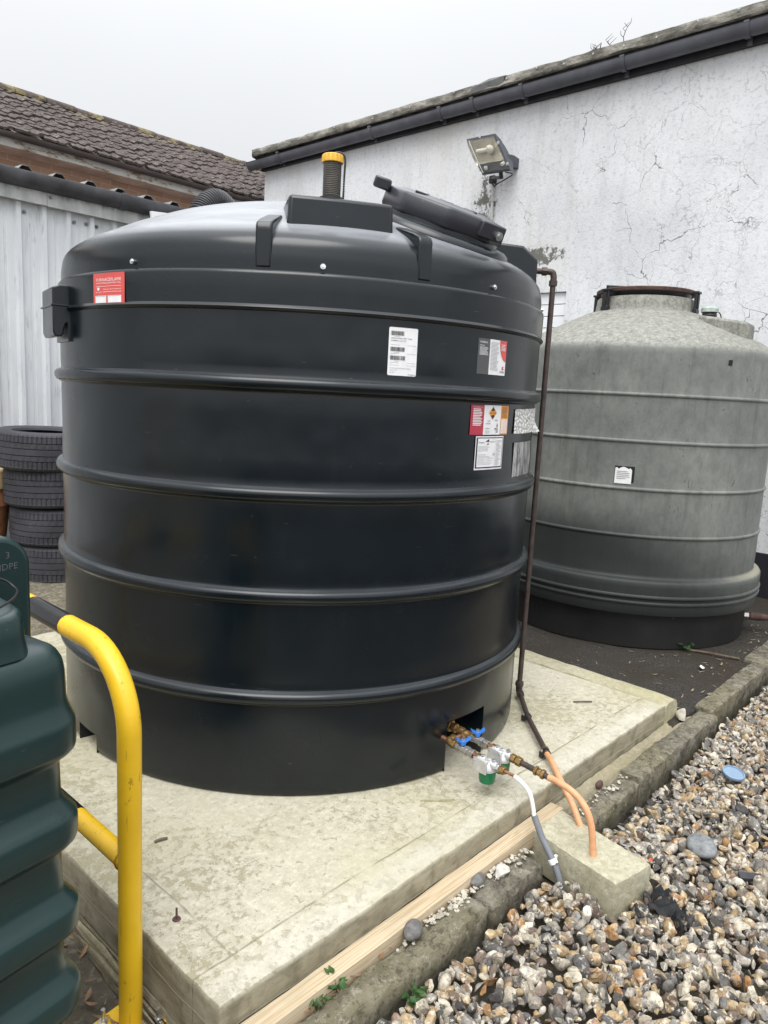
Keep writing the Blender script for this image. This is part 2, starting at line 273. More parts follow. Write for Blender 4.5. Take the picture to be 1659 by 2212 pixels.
    c = g.ramp(g.noise(4, 5), [(0.3, (0.66, 0.40, 0.012)), (0.7, (0.80, 0.50, 0.02))])
    c = g.mix(g.math('MULTIPLY', g.mask(g.noise(30, 6, 0.7, g.scale(g.pos, (1, 1, 0.4))), 0.63, 0.68), 0.7), c, (0.25, 0.14, 0.02))
    c = g.mix(g.math('MULTIPLY', g.mask(g.noise(14, 3, 0.5, g.scale(g.pos, (6, 6, 0.6))), 0.66, 0.70), 0.5), c, (0.12, 0.09, 0.04))
    MAT['yellow'] = g.done(c, g.n('MapRange', {'Value': g.noise(9, 4), 'To Min': 0.28, 'To Max': 0.5}).outputs[0], g.bump(g.noise(60, 4), 0.08, 0.003))
    MAT['blackpaint'] = plain('black_paint', (0.012, 0.012, 0.013), 0.22, var=0.4, scale=14)
    g = G('tyre_rubber', 0.75, spec=0.3)
    c = g.ramp(g.noise(5, 5), [(0.3, (0.035, 0.035, 0.042)), (0.7, (0.065, 0.065, 0.075))])
    c = g.mix(g.math('MULTIPLY', g.mask(g.noise(18, 5, 0.7), 0.6, 0.72), 0.4), c, (0.12, 0.11, 0.10)); MAT['tyre'] = g.done(c, None, g.bump(g.noise(50, 4), 0.3, 0.004))
    MAT['tyre_dirty'] = plain('muddy_rubber', (0.10, 0.085, 0.065), 0.9, var=0.35, scale=20, bump=0.4)
    MAT['terracotta'] = plain('terracotta', (0.30, 0.13, 0.06), 0.8, var=0.35, scale=9, bump=0.2)
    MAT['sandstone'] = plain('buff_pot_rim', (0.48, 0.36, 0.2), 0.85, var=0.2, scale=12, bump=0.3)
    MAT['brass'] = plain('aged_brass', (0.33, 0.21, 0.085), 0.38, 0.85, var=0.35, scale=60)
    MAT['copper'] = plain('aged_copper', (0.30, 0.15, 0.095), 0.42, 0.8, var=0.4, scale=40)
    MAT['brownpipe'] = plain('tarnished_pipe', (0.075, 0.055, 0.05), 0.5, 0.35, var=0.35, scale=18)
    MAT['nickel'] = plain('nickel_valve', (0.42, 0.40, 0.37), 0.32, 0.9, var=0.2, scale=60)
    MAT['alu'] = plain('cast_aluminium', (0.62, 0.62, 0.63), 0.42, 0.6, var=0.15, scale=60, bump=0.15)
    MAT['blue'] = plain('blue_lever', (0.03, 0.17, 0.55), 0.35, var=0.1)
    MAT['bowl'] = plain('green_filter_bowl', (0.004, 0.13, 0.05), 0.2, var=0.15)
    MAT['orange'] = plain('orange_sleeve', (0.64, 0.33, 0.17), 0.5, var=0.15, scale=30, bump=0.1)
    MAT['whitepl'] = plain('white_plastic', (0.78, 0.78, 0.77), 0.4, var=0.06)
    MAT['greypl'] = plain('grey_conduit', (0.17, 0.18, 0.20), 0.45, var=0.12)
    MAT['blackpl'] = plain('black_plastic', (0.014, 0.014, 0.016), 0.4, var=0.3)
    MAT['capyellow'] = plain('yellow_cap', (0.72, 0.40, 0.035), 0.45, var=0.15, scale=40)
    MAT['ventpipe'] = plain('brown_threaded_pipe', (0.115, 0.105, 0.092), 0.45, var=0.2)
    MAT['steel'] = plain('zinc_steel', (0.60, 0.61, 0.62), 0.3, 0.9, var=0.2, scale=80)
    MAT['rust'] = plain('rusty_steel', (0.075, 0.042, 0.033), 0.85, var=0.5, scale=18, bump=0.5)
    MAT['lichen_cap'] = plain('pale_green_cap', (0.36, 0.42, 0.38), 0.7, var=0.25, scale=30)
    MAT['flood_body'] = plain('floodlight_grey', (0.07, 0.075, 0.09), 0.4, var=0.15)
    MAT['reflector'] = plain('floodlight_reflector', (0.46, 0.42, 0.34), 0.25, 0.7, var=0.35, scale=7)
    MAT['bulb'] = plain('frosted_lamp', (0.75, 0.72, 0.65), 0.3, var=0.05)
    g = G('floodlight_glass', 0.12); g.b.inputs['Transmission Weight'].default_value = 0.9; g.b.inputs['IOR'].default_value = 1.1
    MAT['glass'] = g.done((0.85, 0.84, 0.78))
    MAT['conduit'] = plain('painted_conduit', (0.55, 0.55, 0.53), 0.6, var=0.25, scale=12)
    g = G('softwood_batten', 0.8, spec=0.2)
    v = g.scale(g.pos, (0.5, 40, 40)); gr = g.noise(5.5, 4, 0.5, v, 0.6)
    c = g.ramp(gr, [(0.36, (0.40, 0.30, 0.185)), (0.5, (0.50, 0.405, 0.275)), (0.66, (0.56, 0.475, 0.345))])
    c = g.mix(g.math('MULTIPLY', g.mask(g.noise(3, 4), 0.5, 0.7), 0.4), c, (0.36, 0.30, 0.2)); MAT['wood'] = g.done(c, None, g.bump(gr, 0.3, 0.003))
    MAT['leafgreen'] = plain('weed_leaf', (0.035, 0.085, 0.02), 0.5, var=0.45, scale=40)
    MAT['deadleaf'] = plain('dead_leaf', (0.20, 0.115, 0.06), 0.75, var=0.55, scale=25)
    MAT['paleleaf'] = plain('pale_dry_leaf', (0.25, 0.19, 0.125), 0.8, var=0.4, scale=25)
    MAT['stick'] = plain('dead_twig', (0.11, 0.085, 0.06), 0.9, var=0.4, scale=30)
    MAT['rag'] = plain('black_fabric', (0.012, 0.013, 0.015), 0.8, var=0.3, scale=50, bump=0.3)
    MAT['disc'] = plain('pale_blue_plastic', (0.20, 0.29, 0.40), 0.4, var=0.1)
    MAT['slate'] = plain('dark_slate', (0.035, 0.035, 0.042), 0.7, var=0.3, scale=40, bump=0.3)
    MAT['stone'] = plain('pale_flint', (0.46, 0.44, 0.40), 0.8, var=0.3, scale=35, bump=0.5)
    MAT['bluestone'] = plain('blue_grey_stone', (0.19, 0.20, 0.205), 0.8, var=0.35, scale=40, bump=0.5)
    MAT['stonegrey'] = plain('grey_flint', (0.135, 0.13, 0.125), 0.75, var=0.5, scale=45, bump=0.5)
    # inks and papers
    for k, c in dict(s_red=(0.64, 0.085, 0.075), s_white=(0.78, 0.78, 0.79), s_black=(0.02, 0.02, 0.022), s_grey=(0.075, 0.078, 0.08), s_crimson=(0.42, 0.03, 0.06),
                     s_orange=(0.75, 0.30, 0.045), s_line=(0.28, 0.28, 0.29), s_teal=(0.03, 0.16, 0.14)).items():
        MAT[k] = plain('ink_'+k[2:], c, 0.4, var=0.06, scale=30)
    g = G('crumpled_paper', 0.75); e = g.vor(28, g.scale(g.pos, (1, 1, 1.6)), 'DISTANCE_TO_EDGE')
    MAT['paper'] = g.done(g.mix(g.mask(e, 0.09, 0.02), (0.74, 0.735, 0.72), (0.34, 0.33, 0.31)), None, g.bump(e, 0.8, 0.012))
    g = G('label_residue', 0.5); f = g.noise(16, 6, 0.75, g.scale(g.pos, (3, 3, 0.6)), 0.8)
    MAT['residue'] = g.done(g.ramp(f, [(0.4, (0.02, 0.022, 0.024)), (0.48, (0.2, 0.2, 0.2)), (0.6, (0.46, 0.46, 0.45))]), None, g.bump(f, 0.3, 0.004))
mats()

# ------------------------------------------------------------------ mesh helpers
class MB:
    def __init__(s, off=(0, 0, 0)): s.v = []; s.f = []; s.mi = []; s.mats = []; s.cur = 0; s.off = Vector(off)
    def use(s, mat):
        if mat not in s.mats: s.mats.append(mat)
        s.cur = s.mats.index(mat); return s
    def add(s, vs, fs):
        b = len(s.v); s.v += [tuple(v) for v in vs]; s.f += [tuple(i+b for i in f) for f in fs]; s.mi += [s.cur]*len(fs); return s
    def box(s, x0, x1, y0, y1, z0, z1): return s.obox(((x0+x1)/2, (y0+y1)/2, (z0+z1)/2), (x1-x0, y1-y0, z1-z0))
    def obox(s, c, d, rot=None):
        M_ = rot or Matrix.Identity(3); c = Vector(c); vs = []
        for i in (-.5, .5):
            for j in (-.5, .5):
                for k in (-.5, .5): vs.append(c + M_ @ Vector((i*d[0], j*d[1], k*d[2])))
        return s.add(vs, [(0, 1, 3, 2), (4, 6, 7, 5), (0, 4, 5, 1), (2, 3, 7, 6), (0, 2, 6, 4), (1, 5, 7, 3)])
    def prism(s, poly, f, d0, d1):
        """poly: 2-D outline; f(u, v, w) -> point; extruded between w = d0 and d1"""
        n = len(poly); vs = [f(u, v, d0) for u, v in poly] + [f(u, v, d1) for u, v in poly]
        fs = [tuple(range(n))[::-1], tuple(range(n, 2*n))] + [(i, (i+1) % n, n+(i+1) % n, n+i) for i in range(n)]
        return s.add(vs, fs)
    def tube(s, pts, r, seg=14, caps=True):
        pts = [Vector(p) for p in pts]; n = len(pts); rr = r if isinstance(r, (list, tuple)) else [r]*n
        vs = []; fs = []; prev = None
        for i, p in enumerate(pts):
            t = (pts[min(i+1, n-1)] - pts[max(i-1, 0)]).normalized()
            if prev is None:
                a = Vector((0, 0, 1)) if abs(t.z) < 0.9 else Vector((1, 0, 0)); u = t.cross(a).normalized()
            else:
                u = (prev - t*prev.dot(t)).normalized()
            prev = u; w = t.cross(u)
            for k in range(seg):
                q = 2*PI*k/seg; vs.append(p + (u*math.cos(q) + w*math.sin(q))*rr[i])
        for i in range(n-1):
            for k in range(seg): fs.append((i*seg+k, i*seg+(k+1) % seg, (i+1)*seg+(k+1) % seg, (i+1)*seg+k))
        if caps: fs += [tuple(range(seg))[::-1], tuple(range((n-1)*seg, n*seg))]
        return s.add(vs, fs)
    def cyl(s, p, q, r, seg=20, r2=None): return s.tube([p, q], [r, r2 if r2 is not None else r], seg)
    def hexnut(s, p, q, r): return s.tube([p, q], r, 6)
    def lathe(s, prof, c=(0, 0, 0), seg=64, rot=None, skip=None, thetas=None, cap=True):
        c = Vector(c); M_ = rot or Matrix.Identity(3); th = thetas if thetas is not None else [2*PI*k/seg for k in range(seg)]
        n = len(th); vs = []; fs = []
        for r, z in prof:
            for q in th: vs.append(c + M_ @ Vector((r*math.cos(q), r*math.sin(q), z)))
        for i in range(len(prof)-1):
            for k in range(n):
                if skip and skip(th[k], th[(k+1) % n], prof[i][1], prof[i+1][1]): continue
                fs.append((i*n+k, i*n+(k+1) % n, (i+1)*n+(k+1) % n, (i+1)*n+k))
        if cap:
            if prof[-1][0] > 1e-4: fs.append(tuple(range((len(prof)-1)*n, len(prof)*n)))
        return s.add(vs, fs)
    def ball(s, c, r, seg=16, sc=(1, 1, 1), rot=None):
        prof = [(r*math.sin(PI*i/8)+1e-6, -r*math.cos(PI*i/8)) for i in range(9)]
        M_ = (rot or Matrix.Identity(3)) @ Matrix.Diagonal(Vector(sc)); return s.lathe(prof, c, seg, M_)
    def obj(s, name, mat=None, parent=None, smooth=35, bevel=0, bseg=2, label=None, clean=False):
        me = bpy.data.meshes.new(name); o = bpy.data.objects.new(name, me); COL.objects.link(o)
        off = parent.get('_o', (0, 0, 0)) if parent is not None else tuple(s.off)
        vs = [(v[0]-off[0], v[1]-off[1], v[2]-off[2]) for v in s.v]
        me.from_pydata(vs, [], s.f)
        if mat is not None: me.materials.append(MAT[mat] if isinstance(mat, str) else mat)
        else:
            for k in s.mats: me.materials.append(MAT[k])
            me.polygons.foreach_set('material_index', s.mi)
        b = bmesh.new(); b.from_mesh(me)
        if clean: bmesh.ops.remove_doubles(b, verts=b.verts, dist=1e-5)
        bmesh.ops.recalc_face_normals(b, faces=b.faces); b.to_mesh(me); b.free()
        if smooth:
            me.polygons.foreach_set('use_smooth', [True]*len(me.polygons)); me.set_sharp_from_angle(angle=R_(smooth))
        if bevel:
            bm_ = o.modifiers.new('bevel', 'BEVEL'); bm_.width = bevel; bm_.segments = bseg; bm_.limit_method = 'ANGLE'; bm_.angle_limit = R_(40)
        if parent is not None:
            o.parent = parent
            q = parent
            if '_o' in parent: o['_o'] = list(off)
        else: o.location = off
        if label: o['label'] = label
        return o

def thing(name, label, cat, loc=(0, 0, 0), group=None):
    o = bpy.data.objects.new(name, None); COL.objects.link(o); o.location = loc; o.empty_display_size = 0.1
    o['label'] = label; o['category'] = cat; o['_o'] = list(loc)
    if group: o['group'] = group
    return o
def tag(o, label=None, cat=None, group=None, kind=None):
    for k, v in (('label', label), ('category', cat), ('group', group), ('kind', kind)):
        if v: o[k] = v
    return o
def crom(pts, n=8):
    """smooth curve through points of any dimension"""
    P = [np.array(p, float) for p in pts]; P = [2*P[0]-P[1]] + P + [2*P[-1]-P[-2]]; out = []
    for i in range(1, len(P)-2):
        for k in range(n):
            t = k/n; a, b, c, d = P[i-1:i+3]
            out.append(tuple(0.5*((2*b) + (c-a)*t + (2*a-5*b+4*c-d)*t*t + (3*b-a-3*c+d)*t**3)))
    out.append(tuple(P[-2])); return out
_txt = {}
def text2d(s):
    """outline letters as a flat mesh: (points, faces, width) with cap height about 0.7"""
    if s not in _txt:
        cu = bpy.data.curves.new('t', 'FONT'); cu.body = s; cu.resolution_u = 2; cu.size = 1.0
        o = bpy.data.objects.new('t', cu); COL.objects.link(o)
        dg = bpy.context.evaluated_depsgraph_get(); me = o.evaluated_get(dg).to_mesh()
        vs = [(v.co.x, v.co.y) for v in me.vertices]; fs = [tuple(p.vertices) for p in me.polygons]
        o.evaluated_get(dg).to_mesh_clear(); bpy.data.objects.remove(o); bpy.data.curves.remove(cu)
        _txt[s] = (vs, fs, max([v[0] for v in vs] or [1]))
    return _txt[s]
class Flat:
    """a printed sheet: u, v in metres on a surface given by f(u, v, height)"""
    def __init__(s, f, mb=None): s.f = f; s.mb = mb or MB()
    def quad(s, mat, u0, v0, u1, v1, h=0.001, nu=1):
        s.mb.use(mat); vs = []; fs = []
        for i in range(nu+1):
            u = u0+(u1-u0)*i/nu; vs += [s.f(u, v0, h), s.f(u, v1, h)]
        for i in range(nu): fs.append((2*i, 2*i+2, 2*i+3, 2*i+1))
        s.mb.add(vs, fs)
    def poly(s, mat, pts, h=0.001):
        s.mb.use(mat); s.mb.add([s.f(u, v, h) for u, v in pts], [tuple(range(len(pts)))])
    def text(s, mat, txt, u, v, hgt, width=None, h=0.002, centre=False, stretch=None):
        vs, fs, w = text2d(txt); k = hgt/0.7; kx = k
        if width: kx = width/w
        u0 = u - w*kx/2 if centre else u
        s.mb.use(mat); s.mb.add([s.f(u0+a*kx, v+b*k, h) for a, b in vs], fs)
    def lines(s, mat, u0, u1, v0, v1, n, thick=0.4, h=0.002, rag=0.3, rnd=None):
        r = rnd or random
        for i in range(n):
            v = v1+(v0-v1)*(i+0.5)/n; t = abs(v1-v0)/n*thick/2; e = u1-(u1-u0)*rag*r.random()
            s.quad(mat, u0, v-t, e, v+t, h)
    def bars(s, mat, u0, u1, v0, v1, rnd, h=0.002):
        u = u0
        while u < u1:
            w = rnd.choice((1, 1, 2, 3))*(u1-u0)/75; s.quad(mat, u, v0, min(u+w, u1), v1, h); u += w+rnd.choice((1, 1, 2))*(u1-u0)/75

# ------------------------------------------------------------------ ground
def build_ground():
    def axis(lo, hi, dense):
        a = set(np.round(np.linspace(-90, 90, 37), 3)); a |= set(np.round(np.arange(lo, hi, dense), 3)); return sorted(a)
    def step(v, a, b): t = min(1, max(0, (v-a)/(b-a))); return t*t*(3-2*t)
    xs = sorted(set(axis(-1.0, 8.0, 0.16)) | {3.86, 3.90, 0.95, 0.99}); ys = sorted(set(axis(-1.0, 10.0, 0.16)) | {1.30, 1.33})
    rnd = random.Random(3); vs = []
    for y in ys:
        for x in xs:
            back = -0.21 + 0.21*step(y, 1.5, 5.2); right = -0.108
            t = step(x, 3.5, 3.88); z = back*(1-t) + right*t
            if y < 1.315: z = -0.262
            z += rnd.uniform(-0.004, 0.004) if abs(x) < 9 and abs(y) < 11 else 0
            vs.append((x, y, z))
    n = len(xs); fs = [(j*n+i, j*n+i+1, (j+1)*n+i+1, (j+1)*n+i) for j in range(len(ys)-1) for i in range(n-1)]
    o = MB().add(vs, fs).obj('ground', 'ground', smooth=60); o['kind'] = 'structure'
build_ground()

def noisy_bar(x0, x1, y0, y1, z0, z1, seed, amp=0.004, nx=30, tilt=0.0, ny=4, nz=4, round_=0.012):
    rnd = np.random.default_rng(seed); b = bmesh.new(); bmesh.ops.create_cube(b, size=1.0)
    bmesh.ops.subdivide_edges(b, edges=[e for e in b.edges if abs((e.verts[0].co-e.verts[1].co).x) > .5], cuts=nx, use_grid_fill=True)
    bmesh.ops.subdivide_edges(b, edges=[e for e in b.edges if abs((e.verts[0].co-e.verts[1].co).y) > .5], cuts=ny, use_grid_fill=True)
    bmesh.ops.subdivide_edges(b, edges=[e for e in b.edges if abs((e.verts[0].co-e.verts[1].co).z) > .5], cuts=nz, use_grid_fill=True)
    d = Vector((x1-x0, y1-y0, z1-z0)); c = Vector((x0+x1, y0+y1, z0+z1))/2
    ph = rnd.uniform(0, 6, 9)
    for v in b.verts:
        p = Vector((v.co.x*d.x, v.co.y*d.y, v.co.z*d.z))
        for a, bb in ((1, 2), (0, 2), (0, 1)):                      # soften the edges
            da = d[a]/2-abs(p[a]); db = d[bb]/2-abs(p[bb])
            if da < round_ and db < round_:
                p[a] -= math.copysign((round_-da)*0.3, p[a]); p[bb] -= math.copysign((round_-db)*0.3, p[bb])
        w = sum(math.sin((p.x*f+ph[k])) for k, f in enumerate((9, 23, 41)))/3
        p.y += amp*w*0.6 + rnd.normal(0, amp*0.5); p.z += amp*math.sin(p.x*13+ph[4])*0.6 + rnd.normal(0, amp*0.45); p.x += rnd.normal(0, amp*0.4)
        v.co = c+p
    return b
def bm_obj(b, name, mat, off=(0, 0, 0), smooth=50, parent=None):
    me = bpy.data.meshes.new(name); bmesh.ops.recalc_face_normals(b, faces=b.faces)
    for v in b.verts: v.co -= Vector(off)
    b.to_mesh(me); b.free(); me.materials.append(MAT[mat]); o = bpy.data.objects.new(name, me); COL.objects.link(o)
    o.location = (0, 0, 0) if parent else off; o.parent = parent
    me.polygons.foreach_set('use_smooth', [True]*len(me.polygons)); me.set_sharp_from_angle(angle=R_(smooth)); return o
def build_pad():
    p = thing('concrete_plinth', 'large pale stained concrete slab the dark round tank stands on', 'concrete slab', (2.4, 2.9, -0.2))
    # top slab as a fine sheet with a slightly ragged arris
    rnd = random.Random(5); x0, x1, y0, y1 = 0.99, 3.795, 1.38, 4.45
    nx, ny = 60, 60; mb = MB(); vs = []
    xs = np.linspace(x0, x1, nx); ys = np.linspace(y0, y1, ny)
    def rag(i, j):
        ex = rnd.uniform(-.003, .003); return ex
    top = {}
    for j in range(ny):
        for i in range(nx):
            edge = i in (0, nx-1) or j in (0, ny-1)
            dx = rag(i, j) if i in (0, nx-1) else 0; dy = rag(i, j) if j in (0, ny-1) else 0
            vs.append((xs[i]+dx, ys[j]+dy, -0.004+rnd.uniform(-.002, .001) if edge else rnd.uniform(-.0006, .0006)))
    fs = [(j*nx+i, j*nx+i+1, (j+1)*nx+i+1, (j+1)*nx+i) for j in range(ny-1) for i in range(nx-1)]
    ring = [i for i in range(nx)] + [j*nx+nx-1 for j in range(1, ny)] + [(ny-1)*nx+i for i in range(nx-2, -1, -1)] + [j*nx for j in range(ny-2, 0, -1)]
    k = len(ring); b = len(vs)
    for lv in (-0.014, -0.09, -0.26):
        for r in ring:
            x, y, z = vs[r]; ox = (-.004 if x < x0+.01 else .004 if x > x1-.01 else 0); oy = (-.004 if y < y0+.01 else .004 if y > y1-.01 else 0)
            vs.append((x+ox, y+oy, lv))
    fs += [(ring[a], ring[(a+1) % k], b+(a+1) % k, b+a) for a in range(k)]
    for l in range(2): fs += [(b+l*k+a, b+l*k+(a+1) % k, b+(l+1)*k+(a+1) % k, b+(l+1)*k+a) for a in range(k)]
    mb.add(vs, fs).obj('slab', 'pad', p, smooth=28)
    # rounded rough edging strip along the far right side
    sec = [(3.803, -0.2), (3.803, -0.02), (3.812, -0.004), (3.84, 0.004), (3.91, 0.003), (3.945, -0.006), (3.968, -0.03), (3.974, -0.07), (3.974, -0.2)]
    mb = MB(); n = 50; vs = []
    for i in range(n):
        y = 1.366+(4.45-1.366)*i/(n-1)
        for q, (x, z) in enumerate(sec):
            e = 0 if q in (0, len(sec)-1) else 0.004; sh = 0.02 if i == 0 else 0
            vs.append((x+rnd.uniform(-e, e)+0.045*(y-1.4)*0.9*(1 if q > 3 else 0)*0.6, y+sh*0.3, z+rnd.uniform(-e, e)*0.7 - (0.008 if i == 0 and 0 < q < 8 else 0)))
    m_ = len(sec); fs = [(i*m_+q, i*m_+q+1, (i+1)*m_+q+1, (i+1)*m_+q) for i in range(n-1) for q in range(m_-1)] + [tuple(range(m_)), tuple(range((n-1)*m_, n*m_))]
    mb.add(vs, fs).obj('edging', 'edging', p, smooth=40)
    # ledge of spilt concrete between slab and kerb
    mb = MB(); n = 40; vs = []
    for i in range(n):
        x = 2.60+(4.02-2.60)*i/(n-1)
        for q, y in enumerate((1.372, 1.35, 1.33, 1.308, 1.295)):
            vs.append((x, y+(rnd.uniform(-.012, .012) if q == 4 else 0), (-0.112, -0.118, -0.117, -0.108, -0.16)[q] + rnd.uniform(-.004, .004)))
    fs = [(i*5+q, i*5+q+1, (i+1)*5+q+1, (i+1)*5+q) for i in range(n-1) for q in range(4)]
    mb.add(vs, fs).obj('spill', 'spill', p, smooth=60)
    bb = noisy_bar(.925, .992, .9, 3.0, -.24, -.178, 44, .012, 90, round_=.03, ny=5, nz=4)
    from mathutils import noise as mn_
    for v in bb.verts:
        k_ = mn_.fractal(Vector((v.co.x*30, v.co.y*14, 0)), 1.0, 2.0, 4)
        if v.co.z > -.22: v.co.z += .022*k_-.006
        if v.co.x < .96: v.co.x += .022*mn_.fractal(Vector((3, v.co.y*11, 7)), 1.0, 2.0, 4)
    bm_obj(bb, 'mortar_haunch', 'spill', off=(2.4, 2.9, -.2), smooth=80, parent=p)
    # bent rebar stub in a drilled hole
    mb = MB(); mb.tube([(1.079, 1.726, -0.002), (1.079, 1.726, 0.02), (1.080, 1.728, 0.036)], [0.0035, 0.0035, 0.003], 8)
    mb.lathe([(0.004, 0.003), (0.011, 0.0045), (0.013, 0.001)], (1.079, 1.726, 0), 14, cap=False)
    o = mb.obj('steel_pin', 'rust'); tag(o, 'small rusty pin sticking up near the front corner of the slab', 'steel pin')
build_pad()

# ------------------------------------------------------------------ timber, kerb stones, block
b = noisy_bar(0.55, 2.62, 1.306, 1.370, -0.16, -0.082, 2, 0.0012, 40, round_=0.005)
tag(bm_obj(b, 'timber_batten', 'wood', smooth=40), 'pale sawn timber batten lying along the front edge of the slab', 'timber')
KERB = [(0.35, 1.085, 1.298, -0.125, 'mossy kerb stone next to the timber batten, nearest the yellow hoop'),
        (1.09, 1.952, 1.30, -0.115, 'mossy kerb stone beside the timber batten with a dandelion-like weed at its end'),
        (1.958, 2.295, 1.30, -0.118, 'short mossy kerb stone between the mortar joint and the grey conduit'),
        (2.60, 3.13, 1.305, -0.128, 'broken low kerb stone just beyond the concrete block, chipped at its front'),
        (3.135, 4.148, 1.315, -0.106, 'ragged-edged kerb stone along the ledge by the far end of the slab'),
        (4.154, 5.20, 1.345, -0.092, 'straight dark kerb stone between the tarmac and the gravel, past the slab'),
        (5.206, 7.1, 1.40, -0.088, 'farthest kerb stone, running towards the white wall')]
for i, (a, c_, yb, zt, lb) in enumerate(KERB):
    yf = 1.20 if i < 3 else 1.205 if i < 5 else 1.235
    if i == 2: yf = 1.195
    bb = noisy_bar(a, c_, yf, yb, -0.29, zt, 20+i, 0.0055 if i < 5 else 0.003, max(10, int((c_-a)*34)), round_=0.022 if i < 3 else 0.012, ny=5, nz=6)
    if i >= 5:
        for v in bb.verts: v.co.y += 0.012*(v.co.x-4.15)
    if i == 0:
        lb = 'mossy kerb stone at the bottom of the view, below the yellow hoop'
    if i == 1: lb = 'long mossy kerb stone beside the timber batten, ending at a pale mortar joint'
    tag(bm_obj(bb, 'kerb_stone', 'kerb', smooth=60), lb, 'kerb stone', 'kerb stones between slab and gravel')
b = noisy_bar(-0.22, 0.22, -0.105, 0.105, -0.155, 0.0, 31, 0.002, 26, round_=0.006, ny=12, nz=8)
ang = math.atan2(-0.44, -0.085)
Mb = Matrix.Translation((2.466, 1.132, -0.088)) @ Matrix.Rotation(ang, 4, 'Z')
for v in b.verts: v.co = Mb @ v.co
tag(bm_obj(b, 'concrete_block', 'block', smooth=40), 'rough rectangular concrete block lying across the kerb line in the gravel', 'concrete block')

# ------------------------------------------------------------------ gravel: thousands of flints, one mass
PAL = np.array([(.052, .05, .05), (.085, .082, .08), (.135, .128, .12), (.20, .187, .17), (.28, .255, .22), (.39, .345, .27), (.47, .42, .335), (.54, .50, .43),
                (.34, .25, .145), (.27, .185, .10), (.33, .18, .075), (.21, .145, .10), (.165, .125, .10), (.40, .30, .175), (.25, .22, .175)])
PW = np.array([7, 9, 11, 11, 11, 9, 6, 3, 8, 7, 4, 6, 6, 6, 9], float); PW /= PW.sum()
def ico(sub):
    b = bmesh.new(); bmesh.ops.create_icosphere(b, subdivisions=sub, radius=1.0); b.verts.ensure_lookup_table()
    v = np.array([q.co[:] for q in b.verts]); f = np.array([[q.index for q in p.verts] for p in b.faces]); b.free(); return v, f
ICO = {1: ico(2), 2: ico(3)}
def rock(rng, lvl, round_=False):
    v, f = ICO[lvl]; v = v.copy()
    w = np.zeros(len(v))
    for k in range(6):
        d = rng.normal(size=3); w += rng.uniform(.03, .10)*np.sin(v@d*rng.uniform(1.0, 2.6)+rng.uniform(0, 6))
    v *= (1+w*(0.5 if round_ else 1.2))[:, None]
    if not round_:
        for k in range(rng.integers(4, 8)):                         # knapped facets
            d = rng.normal(size=3); d /= np.linalg.norm(d); h = rng.uniform(.16, .55); t = v@d-h; v -= np.where(t > 0, t*0.95, 0)[:, None]*d
    v *= np.array([1.15, rng.uniform(.62, .95), rng.uniform(.5, .8)]); return v, f
def gravel_height(x, y): return -0.205 + 0.014*np.sin(x*5.1+1)*np.sin(y*6.3) + 0.012*np.sin(x*2.3+y*3.1) + 0.02*np.exp(-((x-2.30)**2+(y-1.12)**2)/0.02)
def in_block(x, y, mg):
    c, s_ = math.cos(-ang), math.sin(-ang); dx, dy = x-2.466, y-1.132; a = c*dx-s_*dy; b_ = s_*dx+c*dy
    return (np.abs(a) < 0.22+mg) & (np.abs(b_) < 0.105+mg)
